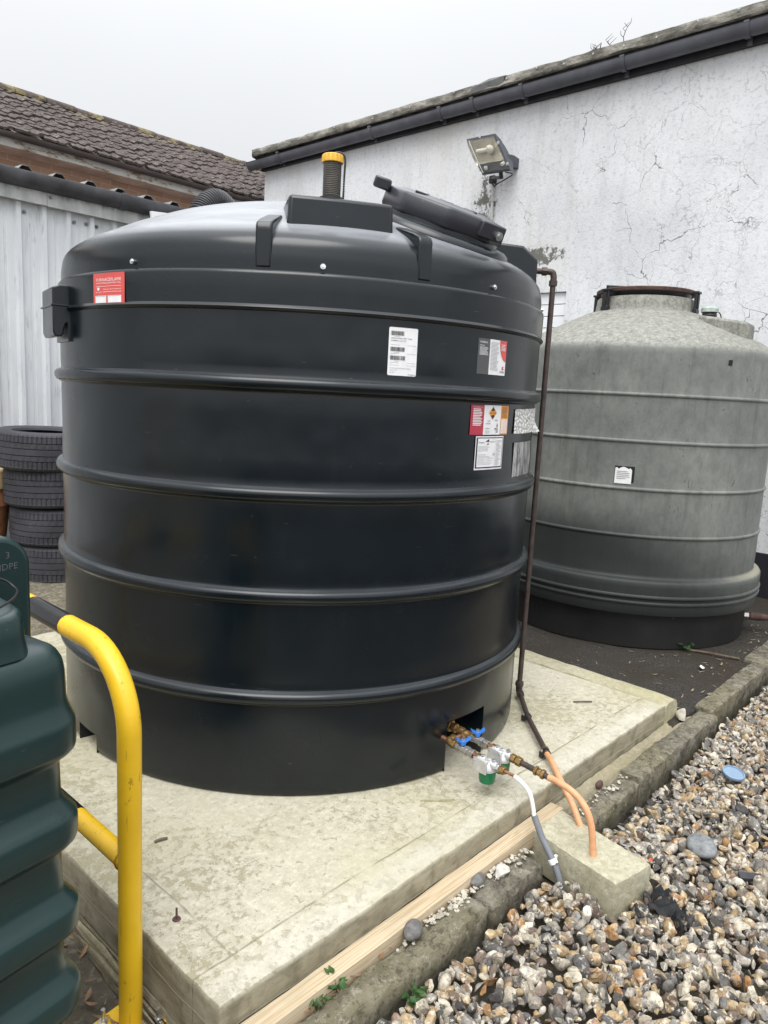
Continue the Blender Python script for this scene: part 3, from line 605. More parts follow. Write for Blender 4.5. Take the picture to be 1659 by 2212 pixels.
def build_gravel():
    rng = np.random.default_rng(11)
    protos = {l: [rock(rng, l, k % 6 == 0) for k in range(26)] for l in (1, 2)}
    V = []; F = []; Cc = []; Sm = []; nv = 0
    for layer, (step, dz, smin, smax) in enumerate(((0.029, -0.026, .017, .030), (0.029, -0.008, .015, .029), (0.034, 0.003, .013, .030), (0.023, 0.001, .006, .013), (0.10, 0.009, .024, .038))):
        gx, gy = np.meshgrid(np.arange(0.75, 6.6, step), np.arange(-0.25, 1.20, step)); gx = gx.ravel(); gy = gy.ravel()
        gx = gx+rng.uniform(-.5, .5, gx.size)*step; gy = gy+rng.uniform(-.5, .5, gy.size)*step
        for x, y in zip(gx, gy):
            if y > 1.178+0.012*max(0, x-4.15)+0.02*(x > 4.15): continue
            sz = rng.uniform(smin, smax)*(1 if rng.random() > .12 else 1.25)
            if in_block(x, y, sz*0.75): continue
            if abs(x-2.326) < .032 and 1.11 < y: continue
            p = world_to_camera_view(S, cam, Vector((x, y, -0.2)))
            inside = -0.06 < p.x < 1.06 and -0.06 < p.y < 1.06 and p.z > 0
            if layer == 0 and not inside: continue
            if layer == 1 and not inside and rng.random() > .5: continue
            lvl = 2 if (inside and layer in (1, 2, 4)) else 1
            if layer == 3 and not inside: continue
            k = rng.integers(0, 26); v, f = protos[lvl][k]
            q = rng.normal(size=4); 
            if layer >= 2: q *= np.array([1, .45, .45, 1])          # top stones lie fairly flat
            q /= np.linalg.norm(q); w_, a, b_, c = q
            Rm = np.array([[1-2*(b_*b_+c*c), 2*(a*b_-c*w_), 2*(a*c+b_*w_)], [2*(a*b_+c*w_), 1-2*(a*a+c*c), 2*(b_*c-a*w_)], [2*(a*c-b_*w_), 2*(b_*c+a*w_), 1-2*(a*a+b_*b_)]])
            z = gravel_height(x, y)+dz+rng.uniform(-.007, .007)
            V.append((v*sz)@Rm.T+np.array([x, y, z])); F.append(f+nv); nv += len(v)
            col = PAL[rng.choice(len(PAL), p=PW)]*rng.uniform(.75, 1.15); col = np.clip(col*.95+np.array([.215, .175, .12])*.05, 0, 1)
            Cc.append(np.tile(np.r_[col, 1.0], (len(v), 1))); Sm.append(np.full(len(f), 1 if (k % 6 == 0 or rng.random() < .08) else 0, bool))
    V = np.concatenate(V); F = np.concatenate(F); Cc = np.concatenate(Cc); Sm = np.concatenate(Sm)
    me = bpy.data.meshes.new('gravel'); me.vertices.add(len(V)); me.vertices.foreach_set('co', V.astype(np.float32).ravel())
    me.loops.add(F.size); me.loops.foreach_set('vertex_index', F.astype(np.int32).ravel())
    me.polygons.add(len(F)); me.polygons.foreach_set('loop_start', np.arange(0, F.size, 3, dtype=np.int32))
    me.polygons.foreach_set('use_smooth', Sm); me.update(calc_edges=True)
    a = me.attributes.new('stone_colour', 'FLOAT_COLOR', 'POINT'); a.data.foreach_set('color', Cc.astype(np.float32).ravel())
    me.materials.append(MAT['gravel']); o = bpy.data.objects.new('gravel', me); COL.objects.link(o)
    tag(o, 'multicoloured flint gravel filling the yard beside the kerb', 'gravel', kind='stuff')
build_gravel()

# ------------------------------------------------------------------ the big dark tank
TC = Vector((2.504559, 2.850549, 0.0)); RW = 1.13
def tcyl(thdeg, r, z): a = R_(thdeg); return Vector((TC.x+r*math.cos(a), TC.y+r*math.sin(a), z))
DOME = crom([(1.122, 1.945), (1.1225, 1.965), (1.120, 2.015), (1.104, 2.068), (1.05, 2.113), (0.96, 2.158), (0.85, 2.212), (0.65, 2.290), (0.4, 2.352), (0.2, 2.372), (0.02, 2.375)], 7)
def dome_z(r): 
    a = np.array(DOME)[::-1]; return float(np.interp(r, a[:, 0], a[:, 1]))
def build_tank():
    T = thing('oil_tank', 'huge dark round ribbed tank with stickers, standing on the pale slab', 'oil tank', tuple(TC))
    ribs = [0.405, 0.800, 1.178, 1.571]
    prof = [(RW-.03, 0.0), (RW-.008, 0.004), (RW-.001, 0.016), (RW, 0.04), (RW, 0.08), (RW, 0.15), (RW, 0.222), (RW, 0.30)]
    for z in ribs:
        prof += [(RW-.001, z-.062), (RW-.002, z-.034), (RW+.001, z-.030), (RW+.008, z-.0285), (RW+.0095, z-.024), (RW+.018, z-.021), (RW+.0245, z-.011), (RW+.0265, z+.001), (RW+.024, z+.012), (RW+.0165, z+.020), (RW+.006, z+.024), (RW, z+.027), (RW-.002, z+.034), (RW, z+.06)]
        if z < 1.5:
            prof += [(RW-.002, z+.13), (RW-.003, z+.20), (RW-.002, z+.28)]
    prof += [(RW, 1.70), (RW, 1.79), (RW+.001, 1.817), (RW+.010, 1.823), (RW+.0135, 1.829), (RW+.010, 1.834), (RW+.005, 1.84), (RW+.006, 1.89), (RW+.007, 1.94), (RW+.005, 1.949), (RW-.001, 1.955), (RW-.006, 1.956), (RW-.008, 1.94)]
    holes = [(-97.6, -84.6, 0.222), (172.9, 181.6, 0.08)]
    th = set(np.round(np.arange(-180, 180, 1.25), 3))
    for a, b_, _ in holes: th |= {a if a <= 180 else a-360, b_ if b_ <= 180 else b_-360}
    th = sorted(th); thr = [R_(t) for t in th]
    def skip(a, b_, z0, z1):
        a = math.degrees(a); mid = a+((math.degrees(b_)-a) % 360)/2
        for h0, h1, zt in holes:
            for o_ in (0, 360):
                if h0 < mid+o_ < h1 and z1 <= zt+1e-6: return True
        return False
    B = MB(); B.lathe(prof, (TC.x, TC.y, 0), rot=None, skip=skip, thetas=thr, cap=False)
    for h0, h1, zt in holes:                                         # moulded recesses: returns of the skirt inwards
        n = 12; dep = 0.26 if zt > .1 else 0.2
        for k in range(n):
            a0 = h0+(h1-h0)*k/n; a1 = h0+(h1-h0)*(k+1)/n
            B.add([tcyl(a0, RW, zt), tcyl(a1, RW, zt), tcyl(a1, RW-dep, zt-.01), tcyl(a0, RW-dep, zt-.01)], [(0, 1, 2, 3)])
            B.add([tcyl(a0, RW-dep, 0), tcyl(a1, RW-dep, 0), tcyl(a1, RW-dep, zt), tcyl(a0, RW-dep, zt)], [(0, 1, 2, 3)])
        for a in (h0, h1):
            for k in range(6):
                z0, z1 = zt*k/6, zt*(k+1)/6
                B.add([tcyl(a, RW, z0), tcyl(a, RW-dep, z0), tcyl(a, RW-dep, z1), tcyl(a, RW, z1)], [(0, 1, 2, 3)])
    body = B.obj('body', 'tank', T, smooth=38, clean=False)
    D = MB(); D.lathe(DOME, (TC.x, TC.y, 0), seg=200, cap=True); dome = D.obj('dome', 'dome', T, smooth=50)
    # radial webs rising off the shoulder
    for a in (-139.6, -109.9, -20, 10, 70, 130):
        def f(u, v, w, a=a):
            q = R_(a); return Vector((TC.x+u*math.cos(q)-w*math.sin(q), TC.y+u*math.sin(q)+w*math.cos(q), v))
        MB().prism([(0.93, 2.10), (1.10, 1.955), (1.1245, 1.962), (1.1245, 2.085), (1.123, 2.104), (1.115, 2.116), (1.07, 2.135), (0.93, 2.18)], f, -.029, .029).obj('web', 'tank', T, smooth=30, bevel=0.008, bseg=3)
    # chamfered lug the brown pipe leaves from
    a = -50
    def f(u, v, w):
        q = R_(a); return Vector((TC.x+u*math.cos(q)-w*math.sin(q), TC.y+u*math.sin(q)+w*math.cos(q), v))
    MB().prism([(0.82, 2.08), (1.10, 2.02), (1.092, 2.13), (1.092, 2.215), (1.02, 2.276), (0.82, 2.295)], f, -.07, .07).obj('pipe_lug', 'tank', T, smooth=30, bevel=0.012, bseg=3)
    # raised fill box near the front of the dome
    p0 = Vector((1.77, 2.15, 0)); p1 = Vector((2.095, 1.927, 0)); ax = (p1-p0).normalized(); inw = Vector((-ax.y, ax.x, 0)); L = (p1-p0).length
    def fb(u, v, w): return p0+ax*u+inw*v+Vector((0, 0, w))
    bm_ = MB(); poly = [(0, 0.0), (L*.25, -.008), (L*.5, -.011), (L*.75, -.008), (L, 0), (L, .32), (0, .32)]
    bot = [fb(u, v, 2.06) for u, v in poly]; topv = [fb(u*(L-.014)/L+.007, v+.006, 2.237 if v < .01 else 2.25) for u, v in poly]
    n = len(poly); bm_.add(bot+topv, [tuple(range(n, 2*n))]+[(i, (i+1) % n, n+(i+1) % n, n+i) for i in range(n)])
    bm_.obj('fill_box', 'tank', T, smooth=35, bevel=0.014, bseg=3)
    # vent pipe with yellow cap and ball chain
    v = (1.952, 2.118); V = MB(); pr = []
    z = 2.245
    while z < 2.380: pr += [(0.0310, z), (0.0338, z+.0022), (0.0310, z+.0044)]; z += 0.0062
    V.lathe(pr, (v[0], v[1], 0), 28); vp = V.obj('vent_pipe', 'ventpipe', T, smooth=60)
    V = MB(); V.lathe([(0.046, 2.243), (0.046, 2.252), (0.036, 2.256)], (v[0], v[1], 0), 24); V.obj('collar', 'blackpl', vp)
    V = MB(); th_ = []; prof_ = []
    n = 64; vs = []; zz = [2.372, 2.374, 2.398, 2.401, 2.403]; rr = [0.0355, 0.0375, 0.0375, 0.036, 0.030]
    for z_, r_ in zip(zz, rr):
        for k in range(n):
            r2 = r_+(0.0022 if (k//2) % 2 == 0 and r_ > .0358 and z_ < 2.40 else 0); q = 2*PI*k/n; vs.append((v[0]+r2*math.cos(q), v[1]+r2*math.sin(q), z_))
    fs = [(i*n+k, i*n+(k+1) % n, (i+1)*n+(k+1) % n, (i+1)*n+k) for i in range(4) for k in range(n)]+[tuple(range(4*n, 5*n))]
    V.add(vs, fs).obj('cap', 'capyellow', vp, smooth=30)
    V = MB(); side = Vector((rt.x, rt.y, 0)).normalized()*0.045; c0 = Vector((v[0], v[1], 0))
    path = [c0+side*f_+Vector((0, 0, z_)) for f_, z_ in ((0.0, 2.407), (.35, 2.411), (.7, 2.409), (.95, 2.40), (1.02, 2.38), (1.0, 2.35), (.98, 2.32), (.97, 2.28), (.96, 2.25))]
    for p in crom(path, 5): V.ball(p, 0.0042, 8)
    V.obj('ball_chain', 'blackpl', vp, smooth=60)
    # hatch: tilted ring and screw-down lid
    hc = Vector((TC.x+0.037, TC.y-0.755, 2.207)); az = math.atan2(-0.75, 0.05); sl_ = R_(21)
    nrm = Vector((math.sin(sl_)*math.cos(az), math.sin(sl_)*math.sin(az), math.cos(sl_)))
    right = Vector((rt.x, rt.y, 0)); xa = (right-nrm*right.dot(nrm)).normalized(); ya = nrm.cross(xa)
    Rm = Matrix((xa, ya, nrm)).transposed()
    H = MB(); H.lathe([(0.322, -.06), (0.322, -.012), (0.319, .012), (0.309, .032), (0.290, .043), (0.255, .047), (0.250, .070)], hc, 96, Rm); hn = H.obj('hatch_neck', 'tank', T, smooth=60)
    lid = MB(); nseg = 96; vs = []; prof_ = [(0.235, .060), (0.262, .060), (0.267, .067), (0.2655, .128), (0.259, .136), (0.251, .140), (0.20, .146), (0.19, .152), (0.05, .155)]
    for r_, z_ in prof_:
        for k in range(nseg):
            q = 2*PI*k/nseg; flat = 1/ max(abs(math.cos((q % (PI/4))-PI/8)), .01)*math.cos(PI/8); r2 = r_*(0.45+0.55*flat) if r_ > .22 else r_
            vs.append(hc+Rm @ Vector((r2*math.cos(q), r2*math.sin(q), z_)))
    m_ = len(prof_); fs = [(i*nseg+k, i*nseg+(k+1) % nseg, (i+1)*nseg+(k+1) % nseg, (i+1)*nseg+k) for i in range(m_-1) for k in range(nseg)]+[tuple(range((m_-1)*nseg, m_*nseg))]
    lid.add(vs, fs); LD = lid.obj('hatch_lid', 'lid', T, smooth=40)
    K = MB(); K.obox(hc+Rm @ Vector((-.285, -.03, .135)), (.07, .11, .045), Rm); K.obj('hinge', 'lid', LD, bevel=.008)
    K = MB(); K.obox(hc+Rm @ Vector((.185, -.185, .105)), (.13, .03, .062), Rm @ Matrix.Rotation(R_(35), 3, 'Z')); K.obj('latch', 'lid', LD, bevel=.006)
    K = MB(); c0 = hc+Rm @ Vector((.212, -.175, .098)); d0 = (Rm @ Vector((.45, -.85, 0.05))).normalized(); K.cyl(c0, c0+d0*.022, .017, 24); K.cyl(c0, c0+d0*.028, .009, 16); K.obj('lock', 'steel', LD)
    for u in (-.12, -.02, .08): K = MB(); K.obox(hc+Rm @ Vector((u, -.14, .148)), (.06, .05, .012), Rm); K.obj('grip', 'lid', LD, bevel=.003)
    # bolts just above the shoulder
    for a, z in ((-165.7, 1.979), (-129.1, 1.975), (-92.2, 1.982), (-55, 1.98), (-10, 1.98), (60, 1.98), (140, 1.98)):
        K = MB(); p = tcyl(a, 1.120, z); d = tcyl(a, 1.136, z+.002)-p; K.cyl(p, p+d*.75, .0095, 16); K.hexnut(p, p+d, .0055); K.obj('bolt', 'steel', T)
    # moulded side lug with a bite out of its lower inner corner
    a0 = 166
    def fl(u, v, w):
        q = R_(a0); return Vector((TC.x+(RW+u)*math.cos(q)-w*math.sin(q), TC.y+(RW+u)*math.sin(q)+w*math.cos(q), v))
    MB().prism([(-.04, 1.918), (.03, 1.918), (.058, 1.908), (.062, 1.905), (.062, 1.735), (.055, 1.716), (.032, 1.716), (.022, 1.727), (.02, 1.748), (.012, 1.768), (-.04, 1.775)], fl, -.13, .105).obj('side_lug', 'tank', T, smooth=35, bevel=.008, bseg=3)
    MB().prism([(-.05, 1.775), (.006, 1.775), (.006, 1.70), (-.05, 1.70)], fl, -.135, .108).obj('side_lug_recess', 'tank', T, smooth=35)
    K = MB(); pts = [fl(u, 1.838, w) for u, w in ((.0, -.136), (.065, -.136), (.065, .109), (.0, .109))]; K.tube(pts, .004, 6); K.obj('mould_seam', 'tank', T, smooth=60)
    # ---------- stickers
    rnd = random.Random(4)
    def sheet(t0, t1, z0, z1, r=RW, skew=0.0):
        W_ = R_(t1-t0)*r; H_ = z1-z0
        def f(u, v, h):
            q = R_(t0)+u/r+skew*v; return Vector((TC.x+(r+h)*math.cos(q), TC.y+(r+h)*math.sin(q), z0+v))
        return Flat(f), W_, H_
    s, w, h = sheet(-176.6, -167.2, 1.829, 1.944, RW+.0075)
    s.quad('s_red', 0, 0, w, h, .001, 8)
    s.text('s_white', 'FURNACEFLAME', w*.11, h*.745, h*.095, w*.80); s.text('s_white', '(INDUSTRIAL HEATING OIL)', w*.11, h*.665, h*.045, w*.79)
    s.quad('s_white', w*.1, h*.582, w*.9, h*.592, .002, 6)
    s.text('s_white', 'Find your nearest depot at', w*.35, h*.475, h*.042, w*.55); s.text('s_white', 'www.watsonfuels.co.uk', w*.34, h*.395, h*.046, w*.57)
    s.text('s_white', 'WATSON', w*.09, h*.385, h*.042, w*.20)
    for k in range(3): q = (k-1)*.55; s.poly('s_white', [(w*.19+a*math.cos(q)*w-b_*math.sin(q)*w, h*.455+a*math.sin(-q)*w*0+b_*math.cos(q)*w) for a, b_ in ((-.018, 0), (.018, 0), (.026, .035), (0, .075), (-.026, .035))], .0022+k*.0003)
    for a, b_, tx in ((.08, .45, 'TANK NUMBER'), (.50, .91, 'SAFE WORKING CAPACITY')):
        s.quad('s_white', w*a, h*.07, w*b_, h*.295, .002, 4); s.text('s_black', tx, w*(a+.03), h*.262, h*.022, w*(b_-a-.06), .003)
    s.mb.obj('sticker', None, T, smooth=0, label='red sticker with white lettering')
    s, w, h = sheet(-116.6, -110.8, 1.622, 1.792)
    s.quad('s_white', 0, h*.012, w, h*.988, .001, 6); s.quad('s_white', w*.03, 0, w*.97, h*.012, .001, 5); s.quad('s_white', w*.03, h*.988, w*.97, h, .001, 5)
    for y0, y1, x1 in ((.835, .925, .52), (.505, .595, .55), (.325, .415, .58)): s.bars('s_black', w*.07, w*x1, h*y0, h*y1, rnd)
    s.text('s_black', '5000 BUNDED VERT TANK', w*.07, h*.765, h*.024, w*.74); s.text('s_black', '5000BVA1.CC0120', w*.07, h*.715, h*.024, w*.52)
    s.text('s_black', 'COMPL.DATE: 09-04-2025 14:03:02', w*.07, h*.145, h*.016, w*.70); s.text('s_black', 'BALLTON FS', w*.07, h*.105, h*.015, w*.25); s.text('s_black', 'JAN1830', w*.07, h*.06, h*.015, w*.17)
    for yy in (.635, .455, .265, .215): s.quad('s_line', w*.07, h*yy, w*.95, h*(yy+.006), .002)
    for y0 in (.81, .475, .295): s.lines('s_line', w*.2, w*.38, h*y0, h*(y0+.015), 1)
    s.text('s_black', 'Kingspan', w*.71, h*.022, h*.024, w*.26)
    s.mb.obj('sticker', None, T, smooth=0, label='white barcode sticker')
    s, w, h = sheet(-96.1, -86.6, 1.650, 1.786)
    s.quad('s_grey', 0, 0, w*.385, h, .001, 4); s.quad('s_white', w*.385, 0, w, h, .001, 6)
    arc = [(w, h)]+[(w-(w*.27)*math.cos(q), h-(h*.60)*math.sin(q)) for q in np.linspace(0, PI/2, 12)]
    s.poly('s_red', arc, .002)
    s.text('s_white', '5000BVA', w*.05, h*.87, h*.055, w*.24); s.lines('s_white', w*.05, w*.20, h*.79, h*.82, 1); s.lines('s_white', w*.05, w*.34, h*.53, h*.77, 8, .35, rnd=rnd)
    s.lines('s_line', w*.42, w*.73, h*.12, h*.93, 22, .3, rnd=rnd); s.lines('s_white', w*.78, w*.97, h*.7, h*.9, 5, .4, .003, rnd=rnd)
    s.poly('s_red', [(w*.9+w*.045*math.cos(q), h*.21+h*.055*math.sin(q)) for q in np.linspace(0, 2*PI, 18)[:-1]], .002)
    s.poly('s_white', [(w*.91+w*.02*math.cos(q), h*.215+h*.025*math.sin(q)) for q in np.linspace(0, 2*PI, 14)[:-1]], .003)
    s.text('s_black', 'Atlas', w*.78, h*.075, h*.065, w*.18)
    s.mb.obj('sticker', None, T, smooth=0, label='grey, white and red sticker')
    s, w, h = sheet(-96.9, -83.7, 1.413, 1.530, skew=-.0)
    s.quad('s_crimson', 0, 0, w*.31, h, .001, 4); s.quad('s_white', w*.31, 0, w*.76, h, .001, 5); s.quad('s_orange', w*.76, 0, w, h, .001, 3)
    s.text('s_white', 'If an oil spill occurs', w*.05, h*.915, h*.035, w*.22); s.lines('s_white', w*.05, w*.28, h*.30, h*.89, 11, .5, rnd=rnd)
    dx, dy = w*.53, h*.74
    s.poly('s_orange', [(dx-w*.105, dy), (dx, dy-h*.225), (dx+w*.105, dy), (dx, dy+h*.225)], .002)
    s.poly('s_black', [(dx-w*.05, dy+h*.085), (dx-w*.01, dy+h*.06), (dx+w*.05, dy+h*.095), (dx, dy+h*.2)], .003); s.poly('s_black', [(dx-w*.05, dy-h*.085), (dx+w*.01, dy-h*.06), (dx+w*.05, dy-h*.095), (dx, dy-h*.2)], .003)
    s.text('s_black', 'OIL CARE', dx, dy-h*.025, h*.05, w*.17, .0035, True)
    s.text('s_black', 'UKIFDA', w*.36, h*.355, h*.045, w*.13); s.text('s_black', 'SEPA', w*.36, h*.19, h*.045, w*.11); s.text('s_black', 'NIEA', w*.60, h*.47, h*.05, w*.08)
    s.lines('s_line', w*.36, w*.5, h*.04, h*.15, 3, .3, rnd=rnd); s.lines('s_line', w*.40, w*.5, h*.43, h*.5, 2, .3, rnd=rnd); s.lines('s_black', w*.64, w*.71, h*.06, h*.25, 5, .4, rnd=rnd)
    s.poly('s_teal', [(w*.645, h*.28), (w*.695, h*.28), (w*.67, h*.40)], .002); s.poly('s_black', [(w*.6, h*.2), (w*.62, h*.15), (w*.635, h*.2), (w*.617, h*.24)], .002)
    s.lines('s_black', w*.785, w*.97, h*.58, h*.95, 9, .3, rnd=rnd); s.quad('s_white', w*.775, h*.04, w*.97, h*.53, .002, 3)
    for k in range(9): s.quad('s_orange', w*.775, h*(.09+.05*k), w*.97, h*(.096+.05*k), .003, 2)
    for u in (.86, .91): s.quad('s_orange', w*u, h*.04, w*(u+.004), h*.53, .003)
    s.mb.obj('sticker', None, T, smooth=0, label='red, white and orange sticker')
    s, w, h = sheet(-94.9, -85.1, 1.272, 1.407)
    s.quad('s_white', 0, 0, w, h, .001, 6); s.quad('s_black', w*.025, h*.05, w*.975, h*.965, .002, 6); s.quad('s_white', w*.06, h*.085, w*.945, h*.935, .003, 6)
    s.text('s_black', 'Kingspan', w*.08, h*.80, h*.045, w*.2, .004); s.poly('s_black', [(w*.3, h*.84), (w*.43, h*.92), (w*.43, h*.83)], .004); s.poly('s_black', [(w*.34, h*.77), (w*.43, h*.79), (w*.41, h*.74)], .004)
    s.text('s_black', 'SPILLSTOP', w*.45, h*.815, h*.035, w*.2, .004); s.lines('s_line', w*.08, w*.5, h*.55, h*.72, 6, .25, .004, rnd=rnd); s.text('s_black', 'USER INSTRUCTIONS', w*.08, h*.44, h*.025, w*.26, .004)
    s.lines('s_line', w*.08, w*.62, h*.14, h*.42, 8, .25, .004, rnd=rnd); s.lines('s_line', w*.70, w*.92, h*.12, h*.88, 20, .3, .004, .5, rnd); s.text('s_black', 'CE', w*.585, h*.42, h*.065, w*.08, .004)
    s.quad('s_line', w*.66, h*.1, w*.664, h*.92, .004)
    s.mb.obj('sticker', None, T, smooth=0, label='white sticker with black border')
    # crumpled white paper with a lifting corner, and the glue of a lost label
    s, w, h = sheet(-80.5, -59.0, 1.414, 1.517)
    n = 16; vs = []; fs = []; mb = MB().use('paper')
    for i in range(n+1):
        for j in range(n+1):
            u, v_ = i/n, j/n; lift = max(0, u-.72)*max(0, .45-v_)*.22; vs.append(s.f(u*w+lift*.2, v_*h+rnd.uniform(-.0012, .0012)+(0.006*u if j == n else 0), .002+lift+rnd.uniform(0, .002)))
    for i in range(n):
        for j in range(n): fs.append((i*(n+1)+j, (i+1)*(n+1)+j, (i+1)*(n+1)+j+1, i*(n+1)+j+1))
    mb.add(vs, fs).obj('paper_patch', None, T, smooth=60, label='crumpled white paper with a lifting corner')
    s, w, h = sheet(-79.6, -65.0, 1.224, 1.380)
    for k in range(14):
        a0, a1 = k/14, (k+1)/14; s.quad('residue', w*a0*(.93 if k > 12 else 1), h*(.03*rnd.random()+.01), w*a1, h*(.985-.015*rnd.random()), .0012)
    s.mb.obj('label_residue', None, T, smooth=0, label='torn silvery label remains')
    return T
build_tank()

# ------------------------------------------------------------------ pipework at the tank outlet
def build_pipework():
    P = thing('oil_pipework', 'brass and copper outlet pipework with two blue valves and two green filters', 'pipework', (2.38, 1.55, 0.0))
    def zr(y): return 0.168+(1.754-y)*-0.083
    XR, XF = 2.432, 2.332
    def y_pt(x, y): return Vector((x, y, zr(y)-(0.006 if x < 2.4 else 0)))
    def fitting(x, ya, yb, r, mat, name, parent=P, hexed=True):
        B = MB(); B.tube([y_pt(x, ya), y_pt(x, yb)], r, 6 if hexed else 18); return B.obj(name, mat, parent, smooth=30, bevel=.0015)
    B = MB(); B.cyl(y_pt(XR, 1.88), y_pt(XR, 1.44), .0105); B.cyl(y_pt(XF, 1.735), y_pt(XF, 1.44), .0105); B.cyl(y_pt(XR, 1.685)+Vector((0, 0, 0)), y_pt(XF, 1.70), .0105)
    B.obj('feed_pipe', 'copper', P)
    fitting(XR, 1.80, 1.762, .027, 'brass', 'nut'); fitting(XR, 1.756, 1.735, .021, 'brass', 'nut'); fitting(XR, 1.725, 1.70, .019, 'brass', 'nut')
    B = MB(); B.cyl(y_pt(XR, 1.705), y_pt(XR, 1.655), .0165); B.cyl(y_pt(XR, 1.685), y_pt(XR, 1.685)+Vector((-.03, 0.003, -.001)), .0165); B.obj('tee', 'brass', P)
    B = MB(); B.tube([y_pt(XR, 1.685)+Vector((-.022, 0.002, 0)), y_pt(XR, 1.685)+Vector((-.036, 0.005, -.001))], .0195, 6); B.obj('nut', 'brass', P, smooth=30)
    fitting(XR, 1.668, 1.648, .0195, 'brass', 'nut')
    B = MB(); B.tube(crom([y_pt(XF, 1.70)+Vector((.03, 0, 0)), y_pt(XF, 1.70)+Vector((.006, 0, 0)), y_pt(XF, 1.692), y_pt(XF, 1.67)], 6), .0165, 16); B.obj('elbow', 'brass', P)
    fitting(XF, 1.682, 1.664, .0195, 'brass', 'nut'); B = MB(); B.tube([y_pt(XF, 1.70)+Vector((.022, 0, 0)), y_pt(XF, 1.70)+Vector((.038, 0, 0))], .0195, 6); B.obj('nut', 'brass', P, smooth=30)
    for x, y0 in ((XR, 1.632), (XF, 1.632)):                          # ball valves with blue butterfly levers
        B = MB()
        for a, b_, r in ((.026, .012, .019), (.012, -.018, .0165), (-.018, -.032, .020), (-.032, -.050, .0175), (-.050, -.060, .0195)): B.tube([y_pt(x, y0+a), y_pt(x, y0+b_)], r, 8)
        v = B.obj('valve', 'nickel', P, smooth=30, bevel=.001)
        c = y_pt(x, y0-.003); B = MB(); B.cyl(c, c+Vector((0, 0, .034)), .007, 12); B.hexnut(c+Vector((0, 0, .034)), c+Vector((0, 0, .045)), .0075); B.obj('stem', 'steel', v)
        B = MB(); rz = Matrix.Rotation(R_(-35), 3, 'Z')
        def f(u, w, h): return c+rz @ Vector((u, w, h+max(0, abs(u)-.008)*0.75))
        for sgn in (-1, 1):
            B.prism([(0, -.009), (sgn*.010, -.008), (sgn*.014, -.008), (sgn*.028, -.011), (sgn*.031, 0), (sgn*.028, .011), (sgn*.014, .008), (sgn*.010, .008), (0, .009)], f, .024, .033)
        B.cyl(c+Vector((0, 0, .017)), c+Vector((0, 0, .035)), .012, 16); B.obj('lever', 'blue', v, smooth=30, bevel=.0015)
    for i, x in enumerate((XR, XF)):                                  # oil filters: cast head, green bowl
        fitting(x, 1.556, 1.535, .0175, 'brass', 'nut')
        yc = 1.502; c = y_pt(x, yc); B = MB()
        B.lathe([(.0, -.03), (.034, -.03), (.0355, -.026), (.034, -.018), (.022, .006), (.012, .016), (0.0001, .018)], c, 28)
        B.tube([y_pt(x, 1.54), y_pt(x, 1.50)], .0155, 16); B.tube([y_pt(x, 1.50), y_pt(x, 1.460)], .0165, 16)
        hd = B.obj('filter_head', 'alu', P, smooth=40, bevel=0)
        B = MB(); c2 = c+Vector((-.004, 0, 0))
        B.obox(c2+Vector((-.033, .014, -.006)), (.006, .066, .058)); B.obox(c2+Vector((-.017, .036, .012)), (.03, .012, .012)); B.obox(c2+Vector((-.017, -.008, .012)), (.03, .012, .012)); B.obj('mounting_plate', 'alu', hd, bevel=.003)
        for dy, dz in ((.036, .010), (-.010, .010)): B = MB(); B.cyl(c2+Vector((-.036, dy, dz)), c2+Vector((-.0385, dy, dz)), .005, 12); B.obj('screw', 'steel', hd)
        for dy in (.026, -.026): B = MB(); B.cyl(c+Vector((0, dy, .010)), c+Vector((0, dy, .021)), .0085, 14); B.cyl(c+Vector((0, dy, .021)), c+Vector((0, dy, .024)), .006, 6); B.obj('screw', 'steel', hd)
        B = MB(); B.lathe([(.0345, -.031), (.0345, -.045), (.0325, -.070), (.030, -.079), (.020, -.083), (0.0001, -.084)][::-1], c, 28, cap=False); B.lathe([(.010, -.0885), (.010, -.080)], c, 6); B.obj('filter_bowl', 'bowl', P, smooth=50)
    # front line: short copper tail, white sleeve, grey conduit
    fitting(XF, 1.462, 1.448, .017, 'steel', 'nut'); fitting(XF, 1.446, 1.424, .0175, 'brass', 'nut')
    B = MB(); B.cyl(y_pt(XF, 1.44), y_pt(XF+.004, 1.372), .0062); B.obj('copper_tail', 'copper', P)
    wpts = [(2.336, 1.382, .131), (2.336, 1.342, .116), (2.336, 1.309, .089), (2.335, 1.290, .042), (2.335, 1.283, .012), (2.335, 1.270, -.01)]
    B = MB(); B.tube(crom(wpts, 7), .0082, 14); B.obj('white_sleeve', 'whitepl', P, smooth=60)
    B = MB(); B.tube(crom([(2.335, 1.283, .012), (2.335, 1.262, -.025), (2.334, 1.240, -.062), (2.332, 1.204, -.104), (2.328, 1.168, -.150), (2.322, 1.135, -.215)], 6), .0125, 18); B.obj('grey_conduit', 'greypl', P, smooth=60)
    c = Vector((2.330, 1.185, -.128)); d = Vector((-.004, -.036, -.046)).normalized(); B = MB(); B.cyl(c-d*.010, c+d*.010, .0165, 22); B.obox(c+Vector((.020, .004, .004)), (.022, .012, .018)); cl_ = B.obj('conduit_clip', 'whitepl', P, smooth=40, bevel=.002)
    B = MB(); q = c+Vector((-.006, -.0165, .003)); B.cyl(q, q+Vector((-.001, -.004, .001)), .004, 10); B.obj('screw', 'greypl', cl_)
    # rear line: couplings, dark pipe, orange sleeve curving down into the block
    fitting(XR, 1.462, 1.440, .0185, 'brass', 'nut'); fitting(XR, 1.436, 1.412, .0195, 'brass', 'nut')
    B = MB(); B.cyl(y_pt(XR, 1.42), y_pt(XR-.002, 1.285), .0115); B.obj('dark_pipe', 'brownpipe', P)
